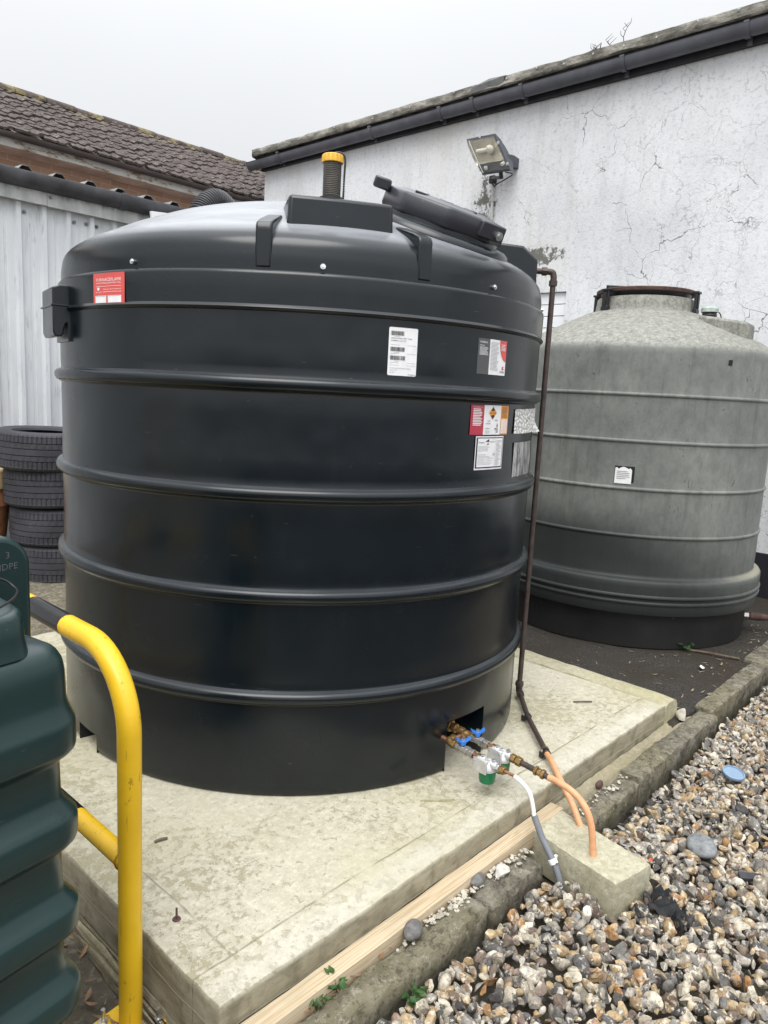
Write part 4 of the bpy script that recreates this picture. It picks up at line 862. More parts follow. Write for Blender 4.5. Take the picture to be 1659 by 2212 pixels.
    for a, b_, r in ((1.350, 1.338, .0195), (1.336, 1.322, .0155), (1.320, 1.306, .0195)): fitting(XR-.001, a, b_, r, 'brass', 'nut')
    op = [(2.430, 1.288, .129), (2.428, 1.24, .128), (2.426, 1.18, .115), (2.423, 1.13, .085), (2.421, 1.098, .035), (2.419, 1.082, -.03), (2.418, 1.072, -.10)]
    B = MB(); B.tube(crom(op, 7), .0128, 16); B.obj('orange_sleeve', 'orange', P, smooth=60)
build_pipework()

def build_vent_line():
    P = thing('fill_line', 'thin dark brown pipe rising beside the dark tank and running over the slab', 'pipe', (3.28, 1.957, 0.0))
    top = Vector((3.281, 1.955, 2.165)); rad = Vector((TC.x-3.281, TC.y-1.955, 0)).normalized()
    B = MB(); B.cyl((3.281, 1.957, .05), top-Vector((0, 0, .02)), .0135); B.cyl(top+rad*.02+Vector((0, 0, .012)), top+rad*.30+Vector((0, 0, .012)), .0135)
    B.tube([(3.272, 1.947, .032), (3.04, 1.752, .032), (2.785, 1.50, .032)], .0125, 14); B.obj('pipe', 'brownpipe', P)
    B = MB(); B.tube(crom([top-Vector((0, 0, .035)), top-Vector((0, 0, .012)), top+Vector((0, 0, .008))+rad*.008, top+rad*.035+Vector((0, 0, .012))], 6), .0155, 16); B.obj('elbow', 'brownpipe', P)
    B = MB(); B.tube([top-Vector((0, 0, .055)), top-Vector((0, 0, .030))], .0205, 8); B.tube([top+rad*.035+Vector((0, 0, .012)), top+rad*.058+Vector((0, 0, .012))], .0205, 8); B.obj('nut', 'brownpipe', P, smooth=30)
    B = MB(); B.tube(crom([(3.281, 1.957, .075), (3.281, 1.957, .045), (3.272, 1.947, .032), (3.25, 1.928, .032)], 6), .0175, 14); B.tube([(3.281, 1.957, .085), (3.281, 1.957, .062)], .022, 8); B.tube([(3.262, 1.938, .032), (3.245, 1.924, .032)], .021, 8); B.obj('elbow', 'brownpipe', P)
    for p in ((3.04, 1.752), (2.775, 1.492)):
        d = Vector((-.7, -.72, 0)); c = Vector((*p, .032)); B = MB(); B.cyl(c-d*.009, c+d*.009, .0185, 16); B.obox(c+Vector((.004, .02, -.012)), (.03, .022, .026)); k = B.obj('clip', 'blackpl', P, smooth=40, bevel=.002)
        B = MB(); B.cyl(c+Vector((-.012, .016, .006)), c+Vector((-.014, .016, .012)), .005, 10); B.obj('screw', 'steel', k)
    B = MB(); B.tube([(2.80, 1.516, .032), (2.785, 1.50, .032)], .019, 8); B.obj('nut', 'brass', P, smooth=30)
    B = MB(); B.tube(crom([(2.775, 1.492, .032), (2.72, 1.43, .03), (2.65, 1.345, .005), (2.59, 1.25, -.045), (2.552, 1.19, -.10)], 6), .0128, 16); B.obj('orange_sleeve', 'orange', P, smooth=60)
build_vent_line()

# ------------------------------------------------------------------ old pale tank
OC = Vector((5.65, 2.55, 0))
def build_old():
    T = thing('old_tank', 'weathered grey-green round tank with conical top, standing in front of the white wall', 'oil tank', (OC.x, OC.y, -0.108))
    R = 0.975
    prof = [(1.01, 0.150), (1.018, .175), (1.022, .215), (1.022, .222), (1.031, .226), (1.034, .235), (1.030, .244), (1.022, .248), (1.024, .262), (1.033, .268), (1.036, .277), (1.031, .287), (1.026, .292), (1.027, .345), (1.026, .372), (1.018, .386), (1.0, .393), (.985, .396), (R+.003, .405), (R, .42)]
    for z in (.685, 1.003, 1.322, 1.63):
        prof += [(R+.004, z-.16), (R+.003, z-.03), (R+.004, z-.014), (R+.012, z-.008), (R+.015, z), (R+.012, z+.008), (R+.004, z+.013), (R+.002, z+.03)]
    prof += [(R+.004, 1.78), (R+.006, 1.90), (R+.004, 1.935), (R-.008, 1.962), (R-.03, 1.978), (.86, 2.03), (.70, 2.105), (.55, 2.178), (.42, 2.238), (.36, 2.255)]
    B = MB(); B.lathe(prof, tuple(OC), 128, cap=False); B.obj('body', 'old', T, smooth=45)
    B = MB(); B.lathe([(.93, -.11), (.952, -.10), (.958, 0.0), (.958, .16)], tuple(OC), 128, cap=False); B.obj('base', 'oldbase', T, smooth=45)
    B = MB(); B.lathe([(.375, 2.235), (.362, 2.262), (.357, 2.30), (.352, 2.345), (.345, 2.352), (.325, 2.352), (.322, 2.27)], tuple(OC), 72, cap=False); B.obj('neck', 'old', T, smooth=45)
    B = MB(); B.lathe([(.30, 2.26), (.305, 2.335), (.33, 2.386)], tuple(OC), 48, cap=True); B.obj('hatch_seal', 'blackpl', T)
    rotl = Matrix.Rotation(R_(1.2), 3, 'X')
    B = MB(); B.lathe([(.33, 2.385), (.362, 2.385), (.364, 2.390), (.364, 2.408), (.358, 2.413), (.10, 2.418)], tuple(OC), 64); L_ = B.obj('hatch_lid', 'rust', T, smooth=40)
    cd = Vector((-OC.x, -OC.y, 0)).normalized(); sd_ = Vector((rt.x, rt.y, 0)).normalized()
    B = MB(); c = OC+Vector((0, 0, 2.424)); M3 = Matrix((sd_, -cd, Vector((0, 0, 1)))).transposed()
    B.obox(c+cd*.12, (.60, .05, .02), M3); B.obj('lid_bar', 'blackpl', L_, bevel=.003); B = MB(); B.obox(c-cd*.10, (.60, .05, .02), M3); B.obj('lid_bar', 'blackpl', L_, bevel=.003)
    for a in (R_(158), R_(273), R_(95), R_(340)):                      # over-centre clamps round the lid
        d = Vector((math.cos(a), math.sin(a), 0)); t = Vector((-d.y, d.x, 0)); M3 = Matrix((d, t, Vector((0, 0, 1)))).transposed(); B = MB(); c = OC+d*.385
        for w in (-.026, .026): B.obox(c+t*w+Vector((0, 0, 2.325)), (.02, .014, .15), M3)
        B.obox(c+Vector((0, 0, 2.395))-d*.03, (.10, .075, .016), M3); B.obox(c+Vector((0, 0, 2.262)), (.03, .07, .03), M3); B.obox(c+d*.012+Vector((0, 0, 2.33)), (.012, .03, .10), M3); B.obj('clamp', 'blackpl', T, bevel=.003)
    # raised pad on the cone that carries the filler cap
    c0 = OC+Vector((-.05, -.60, 0)); B = MB(); dd = Vector((.28, -.96, 0)).normalized(); tt = Vector((-dd.y, dd.x, 0)); pl = []
    for u, v in ((-.16, .15), (-.14, -.13), (-.06, -.155), (.10, -.165), (.19, -.12), (.22, 0), (.19, .12), (.10, .16)): pl.append((u, v))
    def fp(u, v, w): return c0+dd*u+tt*v+Vector((0, 0, w-0.15*(u+.18)))
    B.prism(pl, fp, 1.98, 2.215); B.obj('filler_plinth', 'old', T, smooth=30, bevel=.02, bseg=3)
    c = OC+Vector((-.10, -.53, -.008)); B = MB(); B.lathe([(.052, 2.19), (.052, 2.205), (.047, 2.21), (.052, 2.216), (.052, 2.226), (.047, 2.232), (.05, 2.24)], tuple(c), 28); f_ = B.obj('filler_neck', 'blackpl', T, smooth=50)
    vs = []; n = 40
    for z_, r_ in ((2.236, .056), (2.262, .056), (2.272, .050), (2.276, .03)):
        for k in range(n): q = 2*PI*k/n; r2 = r_+(.003 if k % 4 < 2 and r_ > .052 else 0); vs.append((c.x+r2*math.cos(q), c.y+r2*math.sin(q), z_))
    fs = [(i*n+k, i*n+(k+1) % n, (i+1)*n+(k+1) % n, (i+1)*n+k) for i in range(3) for k in range(n)]+[tuple(range(3*n, 4*n))]
    MB().add(vs, fs).obj('filler_cap', 'lichen_cap', f_, smooth=30)
    B = MB(); B.tube(crom([c+sd_*.05+Vector((0, 0, 2.255)), c+sd_*.075+Vector((0, 0, 2.24)), c+sd_*.09+Vector((0, 0, 2.205)), c+sd_*.10+Vector((0, 0, 2.18))], 5), .004, 6); B.obj('cap_tether', 'blackpl', f_)
    # torn white notice and a small dark tag
    base = math.atan2(-OC.y, -OC.x)
    def on(phi, z, r=R+.003): return Vector((OC.x+r*math.cos(base+phi), OC.y+r*math.sin(base+phi), z))
    def patch(mat, a0, a1, z0, z1, off, name, rag=None, par=T):
        B = MB(); n = 10; vs = []
        for i in range(n+1):
            a = a0+(a1-a0)*i/n; zt = z1+(rag[i] if rag else 0)
            for z in (z0, zt): q = base+a; vs.append((OC.x+(R+off)*math.cos(q), OC.y+(R+off)*math.sin(q), z))
        B.add(vs, [(2*i, 2*i+2, 2*i+3, 2*i+1) for i in range(n)]); return B.obj(name, mat, par, smooth=0)
    nb = patch('oldbase', -.085, .045, 1.045, 1.152, .0055, 'notice_backing')
    nb['label'] = 'dark backing of a torn white notice'
    patch('s_white', -.082, .028, 1.035, 1.138, .008, 'notice', [.0, .006, -.006, .002, .008, .010, .006, .002, -.004, .003, -.012], nb)
    nt_ = [patch('s_line', -.070, -.070+w_, zz, zz+.004, .0095, 'notice_print', None, nb) for zz, w_ in ((1.115, .07), (1.103, .085), (1.091, .08), (1.079, .085), (1.067, .06))]
    patch('oldbase', .60, .632, 1.845, 1.88, .008, 'dark_tag')
    # outlet pipe on the right flank
    p = Vector((5.94, 1.63, 0.02)); d = Vector((.50, -.86, -.02)).normalized(); B = MB(); B.cyl(p-d*.04, p+d*.015, .036, 8); B.obj('outlet_nut', 'nickel', T, smooth=30)
    B = MB(); B.cyl(p+d*.0, p+d*.13, .026, 18); B.cyl(p+d*.03, p+d*.10, .031, 18); B.cyl(p+d*.13, p+d*.20, .022, 18); B.obj('outlet_pipe', 'rust', T)
    B = MB(); B.cyl(p+d*.20, p+d*.55, .017, 16); B.obj('outlet_sleeve', 'whitepl', T)
build_old()

# ------------------------------------------------------------------ small green ribbed tank close to the camera
def build_green():
    A = R_(10); ea = Vector((math.cos(A), math.sin(A), 0)); eb = Vector((-math.sin(A), math.cos(A), 0))
    rc = 0.075; cc = Vector((0.598, 1.486, 0)); org = cc + ea*rc - eb*rc      # outer front right corner of the ribs
    T = thing('green_tank', 'dark green ribbed plastic tank partly in view behind the yellow hoop post', 'oil tank', (org.x, org.y, -0.2))
    Wd, Dp = 1.15, 0.62
    def ring(off, z, r, n=10):
        out = []
        x0, x1, y0, y1 = -Wd+off, -off, off, Dp-off
        for cx, cy, s0 in ((x1-r, y0+r, -PI/2), (x1-r, y1-r, 0), (x0+r, y1-r, PI/2), (x0+r, y0+r, PI)):
            for k in range(n+1): q = s0+PI/2*k/n; p = org+ea*(cx+r*math.cos(q))+eb*(cy+r*math.sin(q)); out.append((p.x, p.y, z))
        return out
    raw = [(.032, -.20)]
    for fb, ft in ((.190, .244), (.384, .437), (.593, .649), (.798, .862)):
        raw += [(.032, fb-.030), (.004, fb-.008), (.0, fb+.006), (.0, ft-.006), (.005, ft+.004), (.030 if fb < .7 else .017, ft+.036)]
    raw += [
           (.018, .94), (.020, .972), (.027, .996), (.045, 1.016), (.076, 1.025), (.15, 1.030), (.30, 1.033)]
    prof = [raw[0]]
    for a_, b_, c_ in zip(raw, raw[1:], raw[2:]):                     # clip each corner so arrises stay tight
        A_, B_, C_ = (Vector((q[0], q[1], 0)) for q in (a_, b_, c_))
        for P_, t in ((A_, .3), (C_, .3)): q = B_.lerp(P_, min(t, .008/max((P_-B_).length, 1e-6))); prof.append((q.x, q.y))
    prof.append(raw[-1]); B = MB(); vs = []
    for off, z in prof: vs += ring(off, z, max(.03, rc-off*0.8) if off < .1 else .06)
    n = 44; fs = [(i*n+k, i*n+(k+1) % n, (i+1)*n+(k+1) % n, (i+1)*n+k) for i in range(len(prof)-1) for k in range(n)]+[tuple(range((len(prof)-1)*n, len(prof)*n))]
    B.add(vs, fs).obj('body', 'green', T, smooth=33)
    org_f = Vector((.733, 1.350, 0))
    def fp(u, v, w): return org_f+ea*u+eb*w+Vector((0, 0, v))
    # stepped block with sloping top, then the upright round-headed plate with the moulded letters
    def loft(rings, name, mat, par, sm=60):
        n = len(rings[0]); B = MB(); B.add([p for r_ in rings for p in r_], [(i*n+k, i*n+(k+1) % n, (i+1)*n+(k+1) % n, (i+1)*n+k) for i in range(len(rings)-1) for k in range(n)]+[tuple(range((len(rings)-1)*n, len(rings)*n))]); return B.obj(name, mat, par, smooth=sm)
    def rr(u0, u1, w0, w1, z, r, slope=0.0, n=8):
        out = []
        for cx, cy, s0 in ((u1-r, w0+r, -PI/2), (u1-r, w1-r, 0), (u0+r, w1-r, PI/2), (u0+r, w0+r, PI)):
            for k in range(n+1): q = s0+PI/2*k/n; w = cy+r*math.sin(q); out.append(fp(cx+r*math.cos(q), z+slope*(w-w0), w))
        return out
    R1 = [rr(-.66, -.128, .117, .36, 1.012, .045), rr(-.66, -.131, .120, .36, 1.030, .045), rr(-.66, -.133, .122, .36, 1.050, .045), rr(-.66, -.135, .124, .36, 1.086, .045, .06), rr(-.66, -.138, .128, .36, 1.095, .042, .14), rr(-.65, -.147, .137, .355, 1.101, .035, .16), rr(-.63, -.17, .16, .34, 1.104, .02, .17)]
    loft(R1, 'fill_block', 'green', T)
    pl = []
    for q in np.linspace(0, PI/2, 12): pl.append((-.034-.075+.075*math.sin(q), 1.150+.072*math.cos(q)))
    poly = [(-.45, .94), (-.45, 1.222)] + pl + [(-.034, .985), (-.044, .94)]
    MB().prism(poly, fp, .285, .345).obj('name_plate', 'green', T, smooth=35, bevel=.012, bseg=3)
    vs, fs, w = text2d('MDPE'); B = MB()
    def addt(tx, uc, v0, hh):
        vs, fs, w = text2d(tx); k = hh/.7; B.add([fp(uc+(a-w/2)*k*1.05, v0+b_*k, .2840) for a, b_ in vs], fs)
    addt('3', -.088, 1.174, .014); addt('MDPE', -.092, 1.149, .014)
    B.obj('moulded_lettering', 'gutter', T, smooth=0)  # paler than the plate: highlights on the raised letters put into the colour
    MB().prism([(-.62, 1.10), (-.265, 1.10), (-.255, 1.140), (-.27, 1.152), (-.62, 1.157)], fp, .19, .29).obj('top_boss', 'green', T, smooth=35, bevel=.015, bseg=3)
    pts = [fp(u, v, w) for u, v, w in ((-.42, 1.162, .245), (-.28, 1.163, .245), (-.18, 1.158, .242), (-.13, 1.145, .235), (-.115, 1.130, .22), (-.125, 1.124, .19), (-.165, 1.120, .155), (-.24, 1.114, .13), (-.40, 1.110, .13))]
    B = MB(); B.tube(crom(pts, 6), .0028, 8); tag(B.obj('wire_loop', 'blackpl'), 'thin black cable looping over the top of the green ribbed tank', 'cable')
build_green()

# ------------------------------------------------------------------ yellow hoop barrier
def build_hoop():
    x, y0, y1, zt, r = 0.905, 1.675, 3.05, 0.86, 0.031; rb = 0.21
    T = thing('hoop_barrier', 'scuffed yellow steel hoop barrier with black bands beside the slab', 'hoop barrier', (x, y0, -0.2))
    def bend(s): return [(x, y0+rb-rb*math.cos(q) if s > 0 else y1-rb+rb*math.cos(q), zt-rb+rb*math.sin(q)) for q in np.linspace(0, PI/2, 14)]
    B = MB(); b1 = bend(1); b2 = bend(-1)[::-1]
    path = [(x, y0, -.195), (x, y0, .2), (x, y0, .5)]+b1+[(x, 2.1, zt), (x, 2.5, zt)]+b2+[(x, y1, .4), (x, y1, -.15)]
    B.tube(path, r, 28); B.obj('hoop_tube', 'yellow', T, smooth=60)
    for ya, yb in ((2.02, 2.255), (2.52, 2.75)):
        B = MB(); B.tube([(x, ya, zt), (x, yb, zt)], r+.0008, 28, caps=False); B.obj('black_band', 'blackpaint', T, smooth=60)
    zc = .288; B = MB(); B.tube([(x, y0+.01, zc), (x, y1-.01, zc)], .027, 24); c = B.obj('crossbar', 'yellow', T, smooth=60)
    B = MB(); B.tube([(x, 1.975, zc), (x, 2.24, zc)], .0278, 24, caps=False); B.obj('black_band', 'blackpaint', c, smooth=60)
    B = MB(); B.tube([(x, y0+.028, zc), (x, y0+.036, zc)], [.031, .027], 24, caps=False); B.obj('weld', 'yellow', c, smooth=60)
    for yy in (y0, y1):
        B = MB(); zb = -.196 if yy < 2 else -.14
        B.obox((x, yy, zb), (.15, .15, .010), Matrix.Rotation(R_(8), 3, 'Z')); p = B.obj('base_plate', 'yellow', T, bevel=.002)
        for a, b_ in ((.055, -.05), (-.055, -.05), (-.055, .05), (.055, .05)):
            B = MB(); B.cyl((x+a, yy+b_, zb), (x+a, yy+b_, zb+.045), .006, 12); B.hexnut((x+a, yy+b_, zb+.005), (x+a, yy+b_, zb+.015), .011); B.cyl((x+a, yy+b_, zb+.004), (x+a, yy+b_, zb+.007), .014, 16); B.obj('anchor_bolt', 'steel', p)
build_hoop()

# ------------------------------------------------------------------ tyres and pot by the shed
def tyre_mesh(Rt, w, mat, seed):
    """tread with five ribs, wide grooves and cut sipes"""
    rnd = random.Random(seed); h = w/2; rows = [(Rt*.64, -h*.80), (Rt*.66, -h*.93), (Rt*.80, -h), (Rt*.91, -h*.985), (Rt*.965, -h*.90), (Rt*.99, -h*.80)]
    tr = []
    for z0, z1 in ((-.78, -.49), (-.43, -.20), (-.14, .14), (.20, .43), (.49, .78)):
        tr += [(Rt*(1-.035*abs(z0)**3), z0*h), (Rt*(1-.035*abs(z1)**3), z1*h)]
        if z1 < .7: tr += [(Rt*.973, z1*h+.003), (Rt*.973, z1*h+.06*h-.003)]
    rows += tr+[(a, -b_) for a, b_ in rows[::-1]]
    n = 264; vs = []
    for i, (r_, z_) in enumerate(rows):
        for k in range(n):
            q = 2*PI*k/n; r2 = r_
            az = abs(z_)/h
            if r_ > Rt*.95 and .44 < az < .83 and k % 4 == 0: r2 -= .007
            if r_ > Rt*.975 and .19 < az < .44 and (k+int(z_/h*22)) % 6 == 0: r2 -= .005
            vs.append((r2*math.cos(q), r2*math.sin(q), z_))
    m_ = len(rows); fs = [(i*n+k, i*n+(k+1) % n, (i+1)*n+(k+1) % n, (i+1)*n+k) for i in range(m_-1) for k in range(n)]
    B = MB(); B.add(vs, fs); inner = [(Rt*.64, -h*.80), (Rt*.88, -h*.7), (Rt*.93, 0), (Rt*.88, h*.7), (Rt*.64, h*.80)]; B.lathe(inner, seg=96, cap=False); return B
for i, (x, y, z, tx, ty, lb) in enumerate(((2.57, 5.82, .125, 0, 0, 'bottom worn black tyre of the stack by the white shed, dirty at its foot'), (2.55, 5.82, .420, .4, -.5, 'third worn black tyre down in the stack by the white shed'),
        (2.508, 5.81, .715, -.6, .6, 'second worn black tyre down in the stack by the white shed'), (2.45, 5.80, 1.005, 1.0, -1.6, 'topmost worn black tyre of the stack by the white shed'))):
    if i == 0: TY = tyre_mesh(.355, .290, 'tyre', 1).obj('tyre', 'tyre', smooth=32); o = TY
    else: o = TY.copy(); COL.objects.link(o)
    o.location = (x, y, z); o.rotation_euler = (R_(tx), R_(ty), i*0.37); tag(o, lb, 'tyre', 'tyres stacked by the shed')
def build_pot():
    c = (2.05, 6.16, 0); T = thing('garden_pot', 'terracotta pot with buff rim behind the tyre stack', 'pot', (2.02, 6.16, 0.0))
    B = MB(); B.lathe([(.17, -.02), (.20, .2), (.245, .52), (.25, .55), (.268, .555), (.27, .63), (.262, .66), (.255, .68)], c, 48, cap=True); B.obj('pot', 'terracotta', T)
    B = MB(); B.lathe([(.255, .68), (.285, .695), (.29, .80), (.28, .82), (.23, .82)], c, 48, cap=True); B.obj('rim', 'sandstone', T)
build_pot()

# ------------------------------------------------------------------ white rendered building
def build_white():
    X = 7.17; Y0, Y1 = -9.0, 9.23; ZT = 4.80
    T = thing('white_building', 'long white rendered building with cracked stained wall and flat roof edge', 'building', (X, 0, -0.108))
    B = MB(); dy0, dy1, dz = 4.105, 5.35, 2.70
    def wall_quad(ya, yb, za, zb, x=X):
        ny = max(1, int((yb-ya)/.5)); nz = max(1, int((zb-za)/.5)); vs = [(x, ya+(yb-ya)*i/ny, za+(zb-za)*j/nz) for j in range(nz+1) for i in range(ny+1)]
        B.add(vs, [(j*(ny+1)+i, j*(ny+1)+i+1, (j+1)*(ny+1)+i+1, (j+1)*(ny+1)+i) for j in range(nz) for i in range(ny)])
    wall_quad(Y0, dy0, -.4, ZT); wall_quad(dy1, Y1, -.4, ZT); wall_quad(dy0, dy1, dz, ZT)
    B.add([(X, Y1, -.4), (X+9, Y1, -.4), (X+9, Y1, ZT), (X, Y1, ZT)], [(0, 1, 2, 3)])
    B.add([(X, Y0, -.4), (X+9, Y0, -.4), (X+9, Y0, ZT), (X, Y0, ZT)], [(0, 1, 2, 3)])
    for ya, yb, za, zb in ((dy0, dy0, -.4, dz), (dy1, dy1, -.4, dz)): B.add([(X, ya, za), (X+.14, ya, za), (X+.14, ya, zb), (X, ya, zb)], [(0, 1, 2, 3)])
    B.add([(X, dy0, dz), (X+.14, dy0, dz), (X+.14, dy1, dz), (X, dy1, dz)], [(0, 1, 2, 3)])
    B.obj('wall', 'render', T, smooth=0)
    B = MB(); z = -.108
    while z < dz: B.box(X+.035, X+.075, dy0+.002, dy1-.002, z+.004, min(z+.118, dz-.002)); z += .122
    B.box(X+.08, X+.1, dy0, dy1, -.1, dz); d_ = B.obj('shutter_door', 'white_panel', T, bevel=.003)
    B = MB(); B.box(X-.012, X+.02, Y0, 4.08, -.4, .30); B.box(X-.012, X+.02, 5.38, Y1, -.4, .30); B.obj('plinth', 'plinth', T, bevel=.006)
    # roof edge: rough coping on a thin flat roof
    rnd = random.Random(9); B = MB(); vs = []; n = 150; sec = [(X-.16, 4.835), (X-.175, 4.85), (X-.165, 4.93), (X-.14, 4.945), (X+.10, 4.955), (X+9.1, 5.0)]
    for i in range(n+1):
        y = Y0-.1+(Y1+.2-Y0)*i/n
        for q, (x, z) in enumerate(sec): e = .007 if 0 < q < 4 else 0.002; vs.append((x+rnd.uniform(-e, e), y, z+rnd.uniform(-e, e)))
    m_ = len(sec); B.add(vs, [(i*m_+q, i*m_+q+1, (i+1)*m_+q+1, (i+1)*m_+q) for i in range(n) for q in range(m_-1)])
    B.add([(X+.05, Y1+.1, 4.79), (X-.16, Y1+.1, 4.835), (X-.17, Y1+.1, 4.94), (X+.1, Y1+.1, 4.955), (X+9, Y1+.1, 5.0), (X+9, Y1+.1, 4.79)], [(0, 1, 2, 3, 4, 5)])
    co = B.obj('roof_edge', 'coping', T, smooth=50)
    for y in np.arange(-1, 9, .33): q = (X-.178, y+rnd.uniform(-.05, .05), 4.90+rnd.uniform(-.02, .02)); B = MB(); B.cyl(q, (q[0]-.006, q[1], q[2]), .009, 8); B.obj('clout_nail', 'steel', co)
    B = MB(); B.add([(X-.17, 4.98, 4.86), (X-.185, 5.42, 4.84), (X-.20, 5.36, 4.90), (X-.185, 5.15, 4.945), (X-.19, 4.95, 4.93)], [(0, 1, 2, 3, 4)]); B.add([(X-.19, 4.95, 4.93), (X-.185, 5.15, 4.945), (X-.13, 5.15, 4.955), (X-.13, 4.95, 4.952)], [(0, 1, 2, 3)]); B.obj('lead_flap', 'roofsheet', co, smooth=0)
    B = MB(); B.box(X-.055, X-.003, Y0, Y1+.02, 4.655, 4.835); B.obj('fascia_board', 'fascia_dark', T)
    # half-round gutter with brackets
    gr = .068; gx = X-.125; gz = 4.785; B = MB(); arc = [(gx+gr*math.cos(q), gz+gr*math.sin(q)*1.45) for q in np.linspace(PI, 2*PI, 15)]; arc = [(arc[0][0]-.006, gz+.008)]+[(arc[0][0], gz+.01)]+arc
    inn = [(gx+(gr-.005)*math.cos(q), gz+(gr-.005)*math.sin(q)*1.45) for q in np.linspace(2*PI, PI, 15)]; full = arc+inn; m_ = len(full)
    B.prism(full, lambda u, v, w: Vector((u, w, v-(w-4)*.004)), Y0, 9.42); gu = B.obj('gutter', 'gutter', T, smooth=40)
    B = MB(); B.prism([(gx+gr*math.cos(q), gz+gr*math.sin(q)*1.45) for q in np.linspace(PI, 2*PI, 12)], lambda u, v, w: Vector((u, w, v-.02)), 9.415, 9.425); B.obj('stop_end', 'gutter', gu)
    for y in (8.72, 6.93, 5.83, 5.37, 4.74, 3.62, 2.51, 1.4, .3, -.8):
        B = MB(); o2 = [(gx+(gr+.010)*math.cos(q), gz+(gr*1.45+.010)*math.sin(q)) for q in np.linspace(PI*.98, 2*PI, 15)]; i2 = [(gx+(gr+.0015)*math.cos(q), gz+(gr*1.45+.0015)*math.sin(q)) for q in np.linspace(2*PI, PI*.98, 15)]
        B.prism(o2+i2, lambda u, v, w: Vector((u, w, v-(w-4)*.004)), y-.022, y+.022); B.box(gx-gr-.012, gx-gr+.012, y-.022, y+.022, gz-.002, gz+.016); B.box(gx+gr-.01, X-.05, y-.02, y+.02, gz-.135, gz-.06); B.obj('gutter_bracket', 'gutter', gu, smooth=40)
build_white()
def twig_plant(name, base, h, seed, label, mat='stick', n=3):
    rnd = random.Random(seed); B = MB(); base = Vector(base)
    for k in range(n):
        p = base+Vector((0, rnd.uniform(-.12, .12), 0)); L = h*(1 if k == 0 else rnd.uniform(.25, .55)); pts = [p]
        for s in range(5): pts.append(pts[-1]+Vector((rnd.uniform(-.02, .02), rnd.uniform(-.025, .03), L/5)))
        B.tube(pts, [.006, .005, .004, .004, .003, .002], 6)
        for s in (2, 3, 4): q = pts[s]; B.tube([q, q+Vector((0, rnd.choice((-1, 1))*.03, .03)), q+Vector((0, rnd.choice((-1, 1))*.035, .07))], [.003, .003, .0015], 5)
    return tag(B.obj(name, mat), label, 'plant')
twig_plant('dry_weed', (7.08, 3.74, 4.93), .20, 3, 'tall bare dry weed stalk growing on the roof edge', n=1)
twig_plant('dry_weed', (7.08, 3.90, 4.93), .09, 8, 'short tuft of dry weeds growing on the roof edge', n=4)

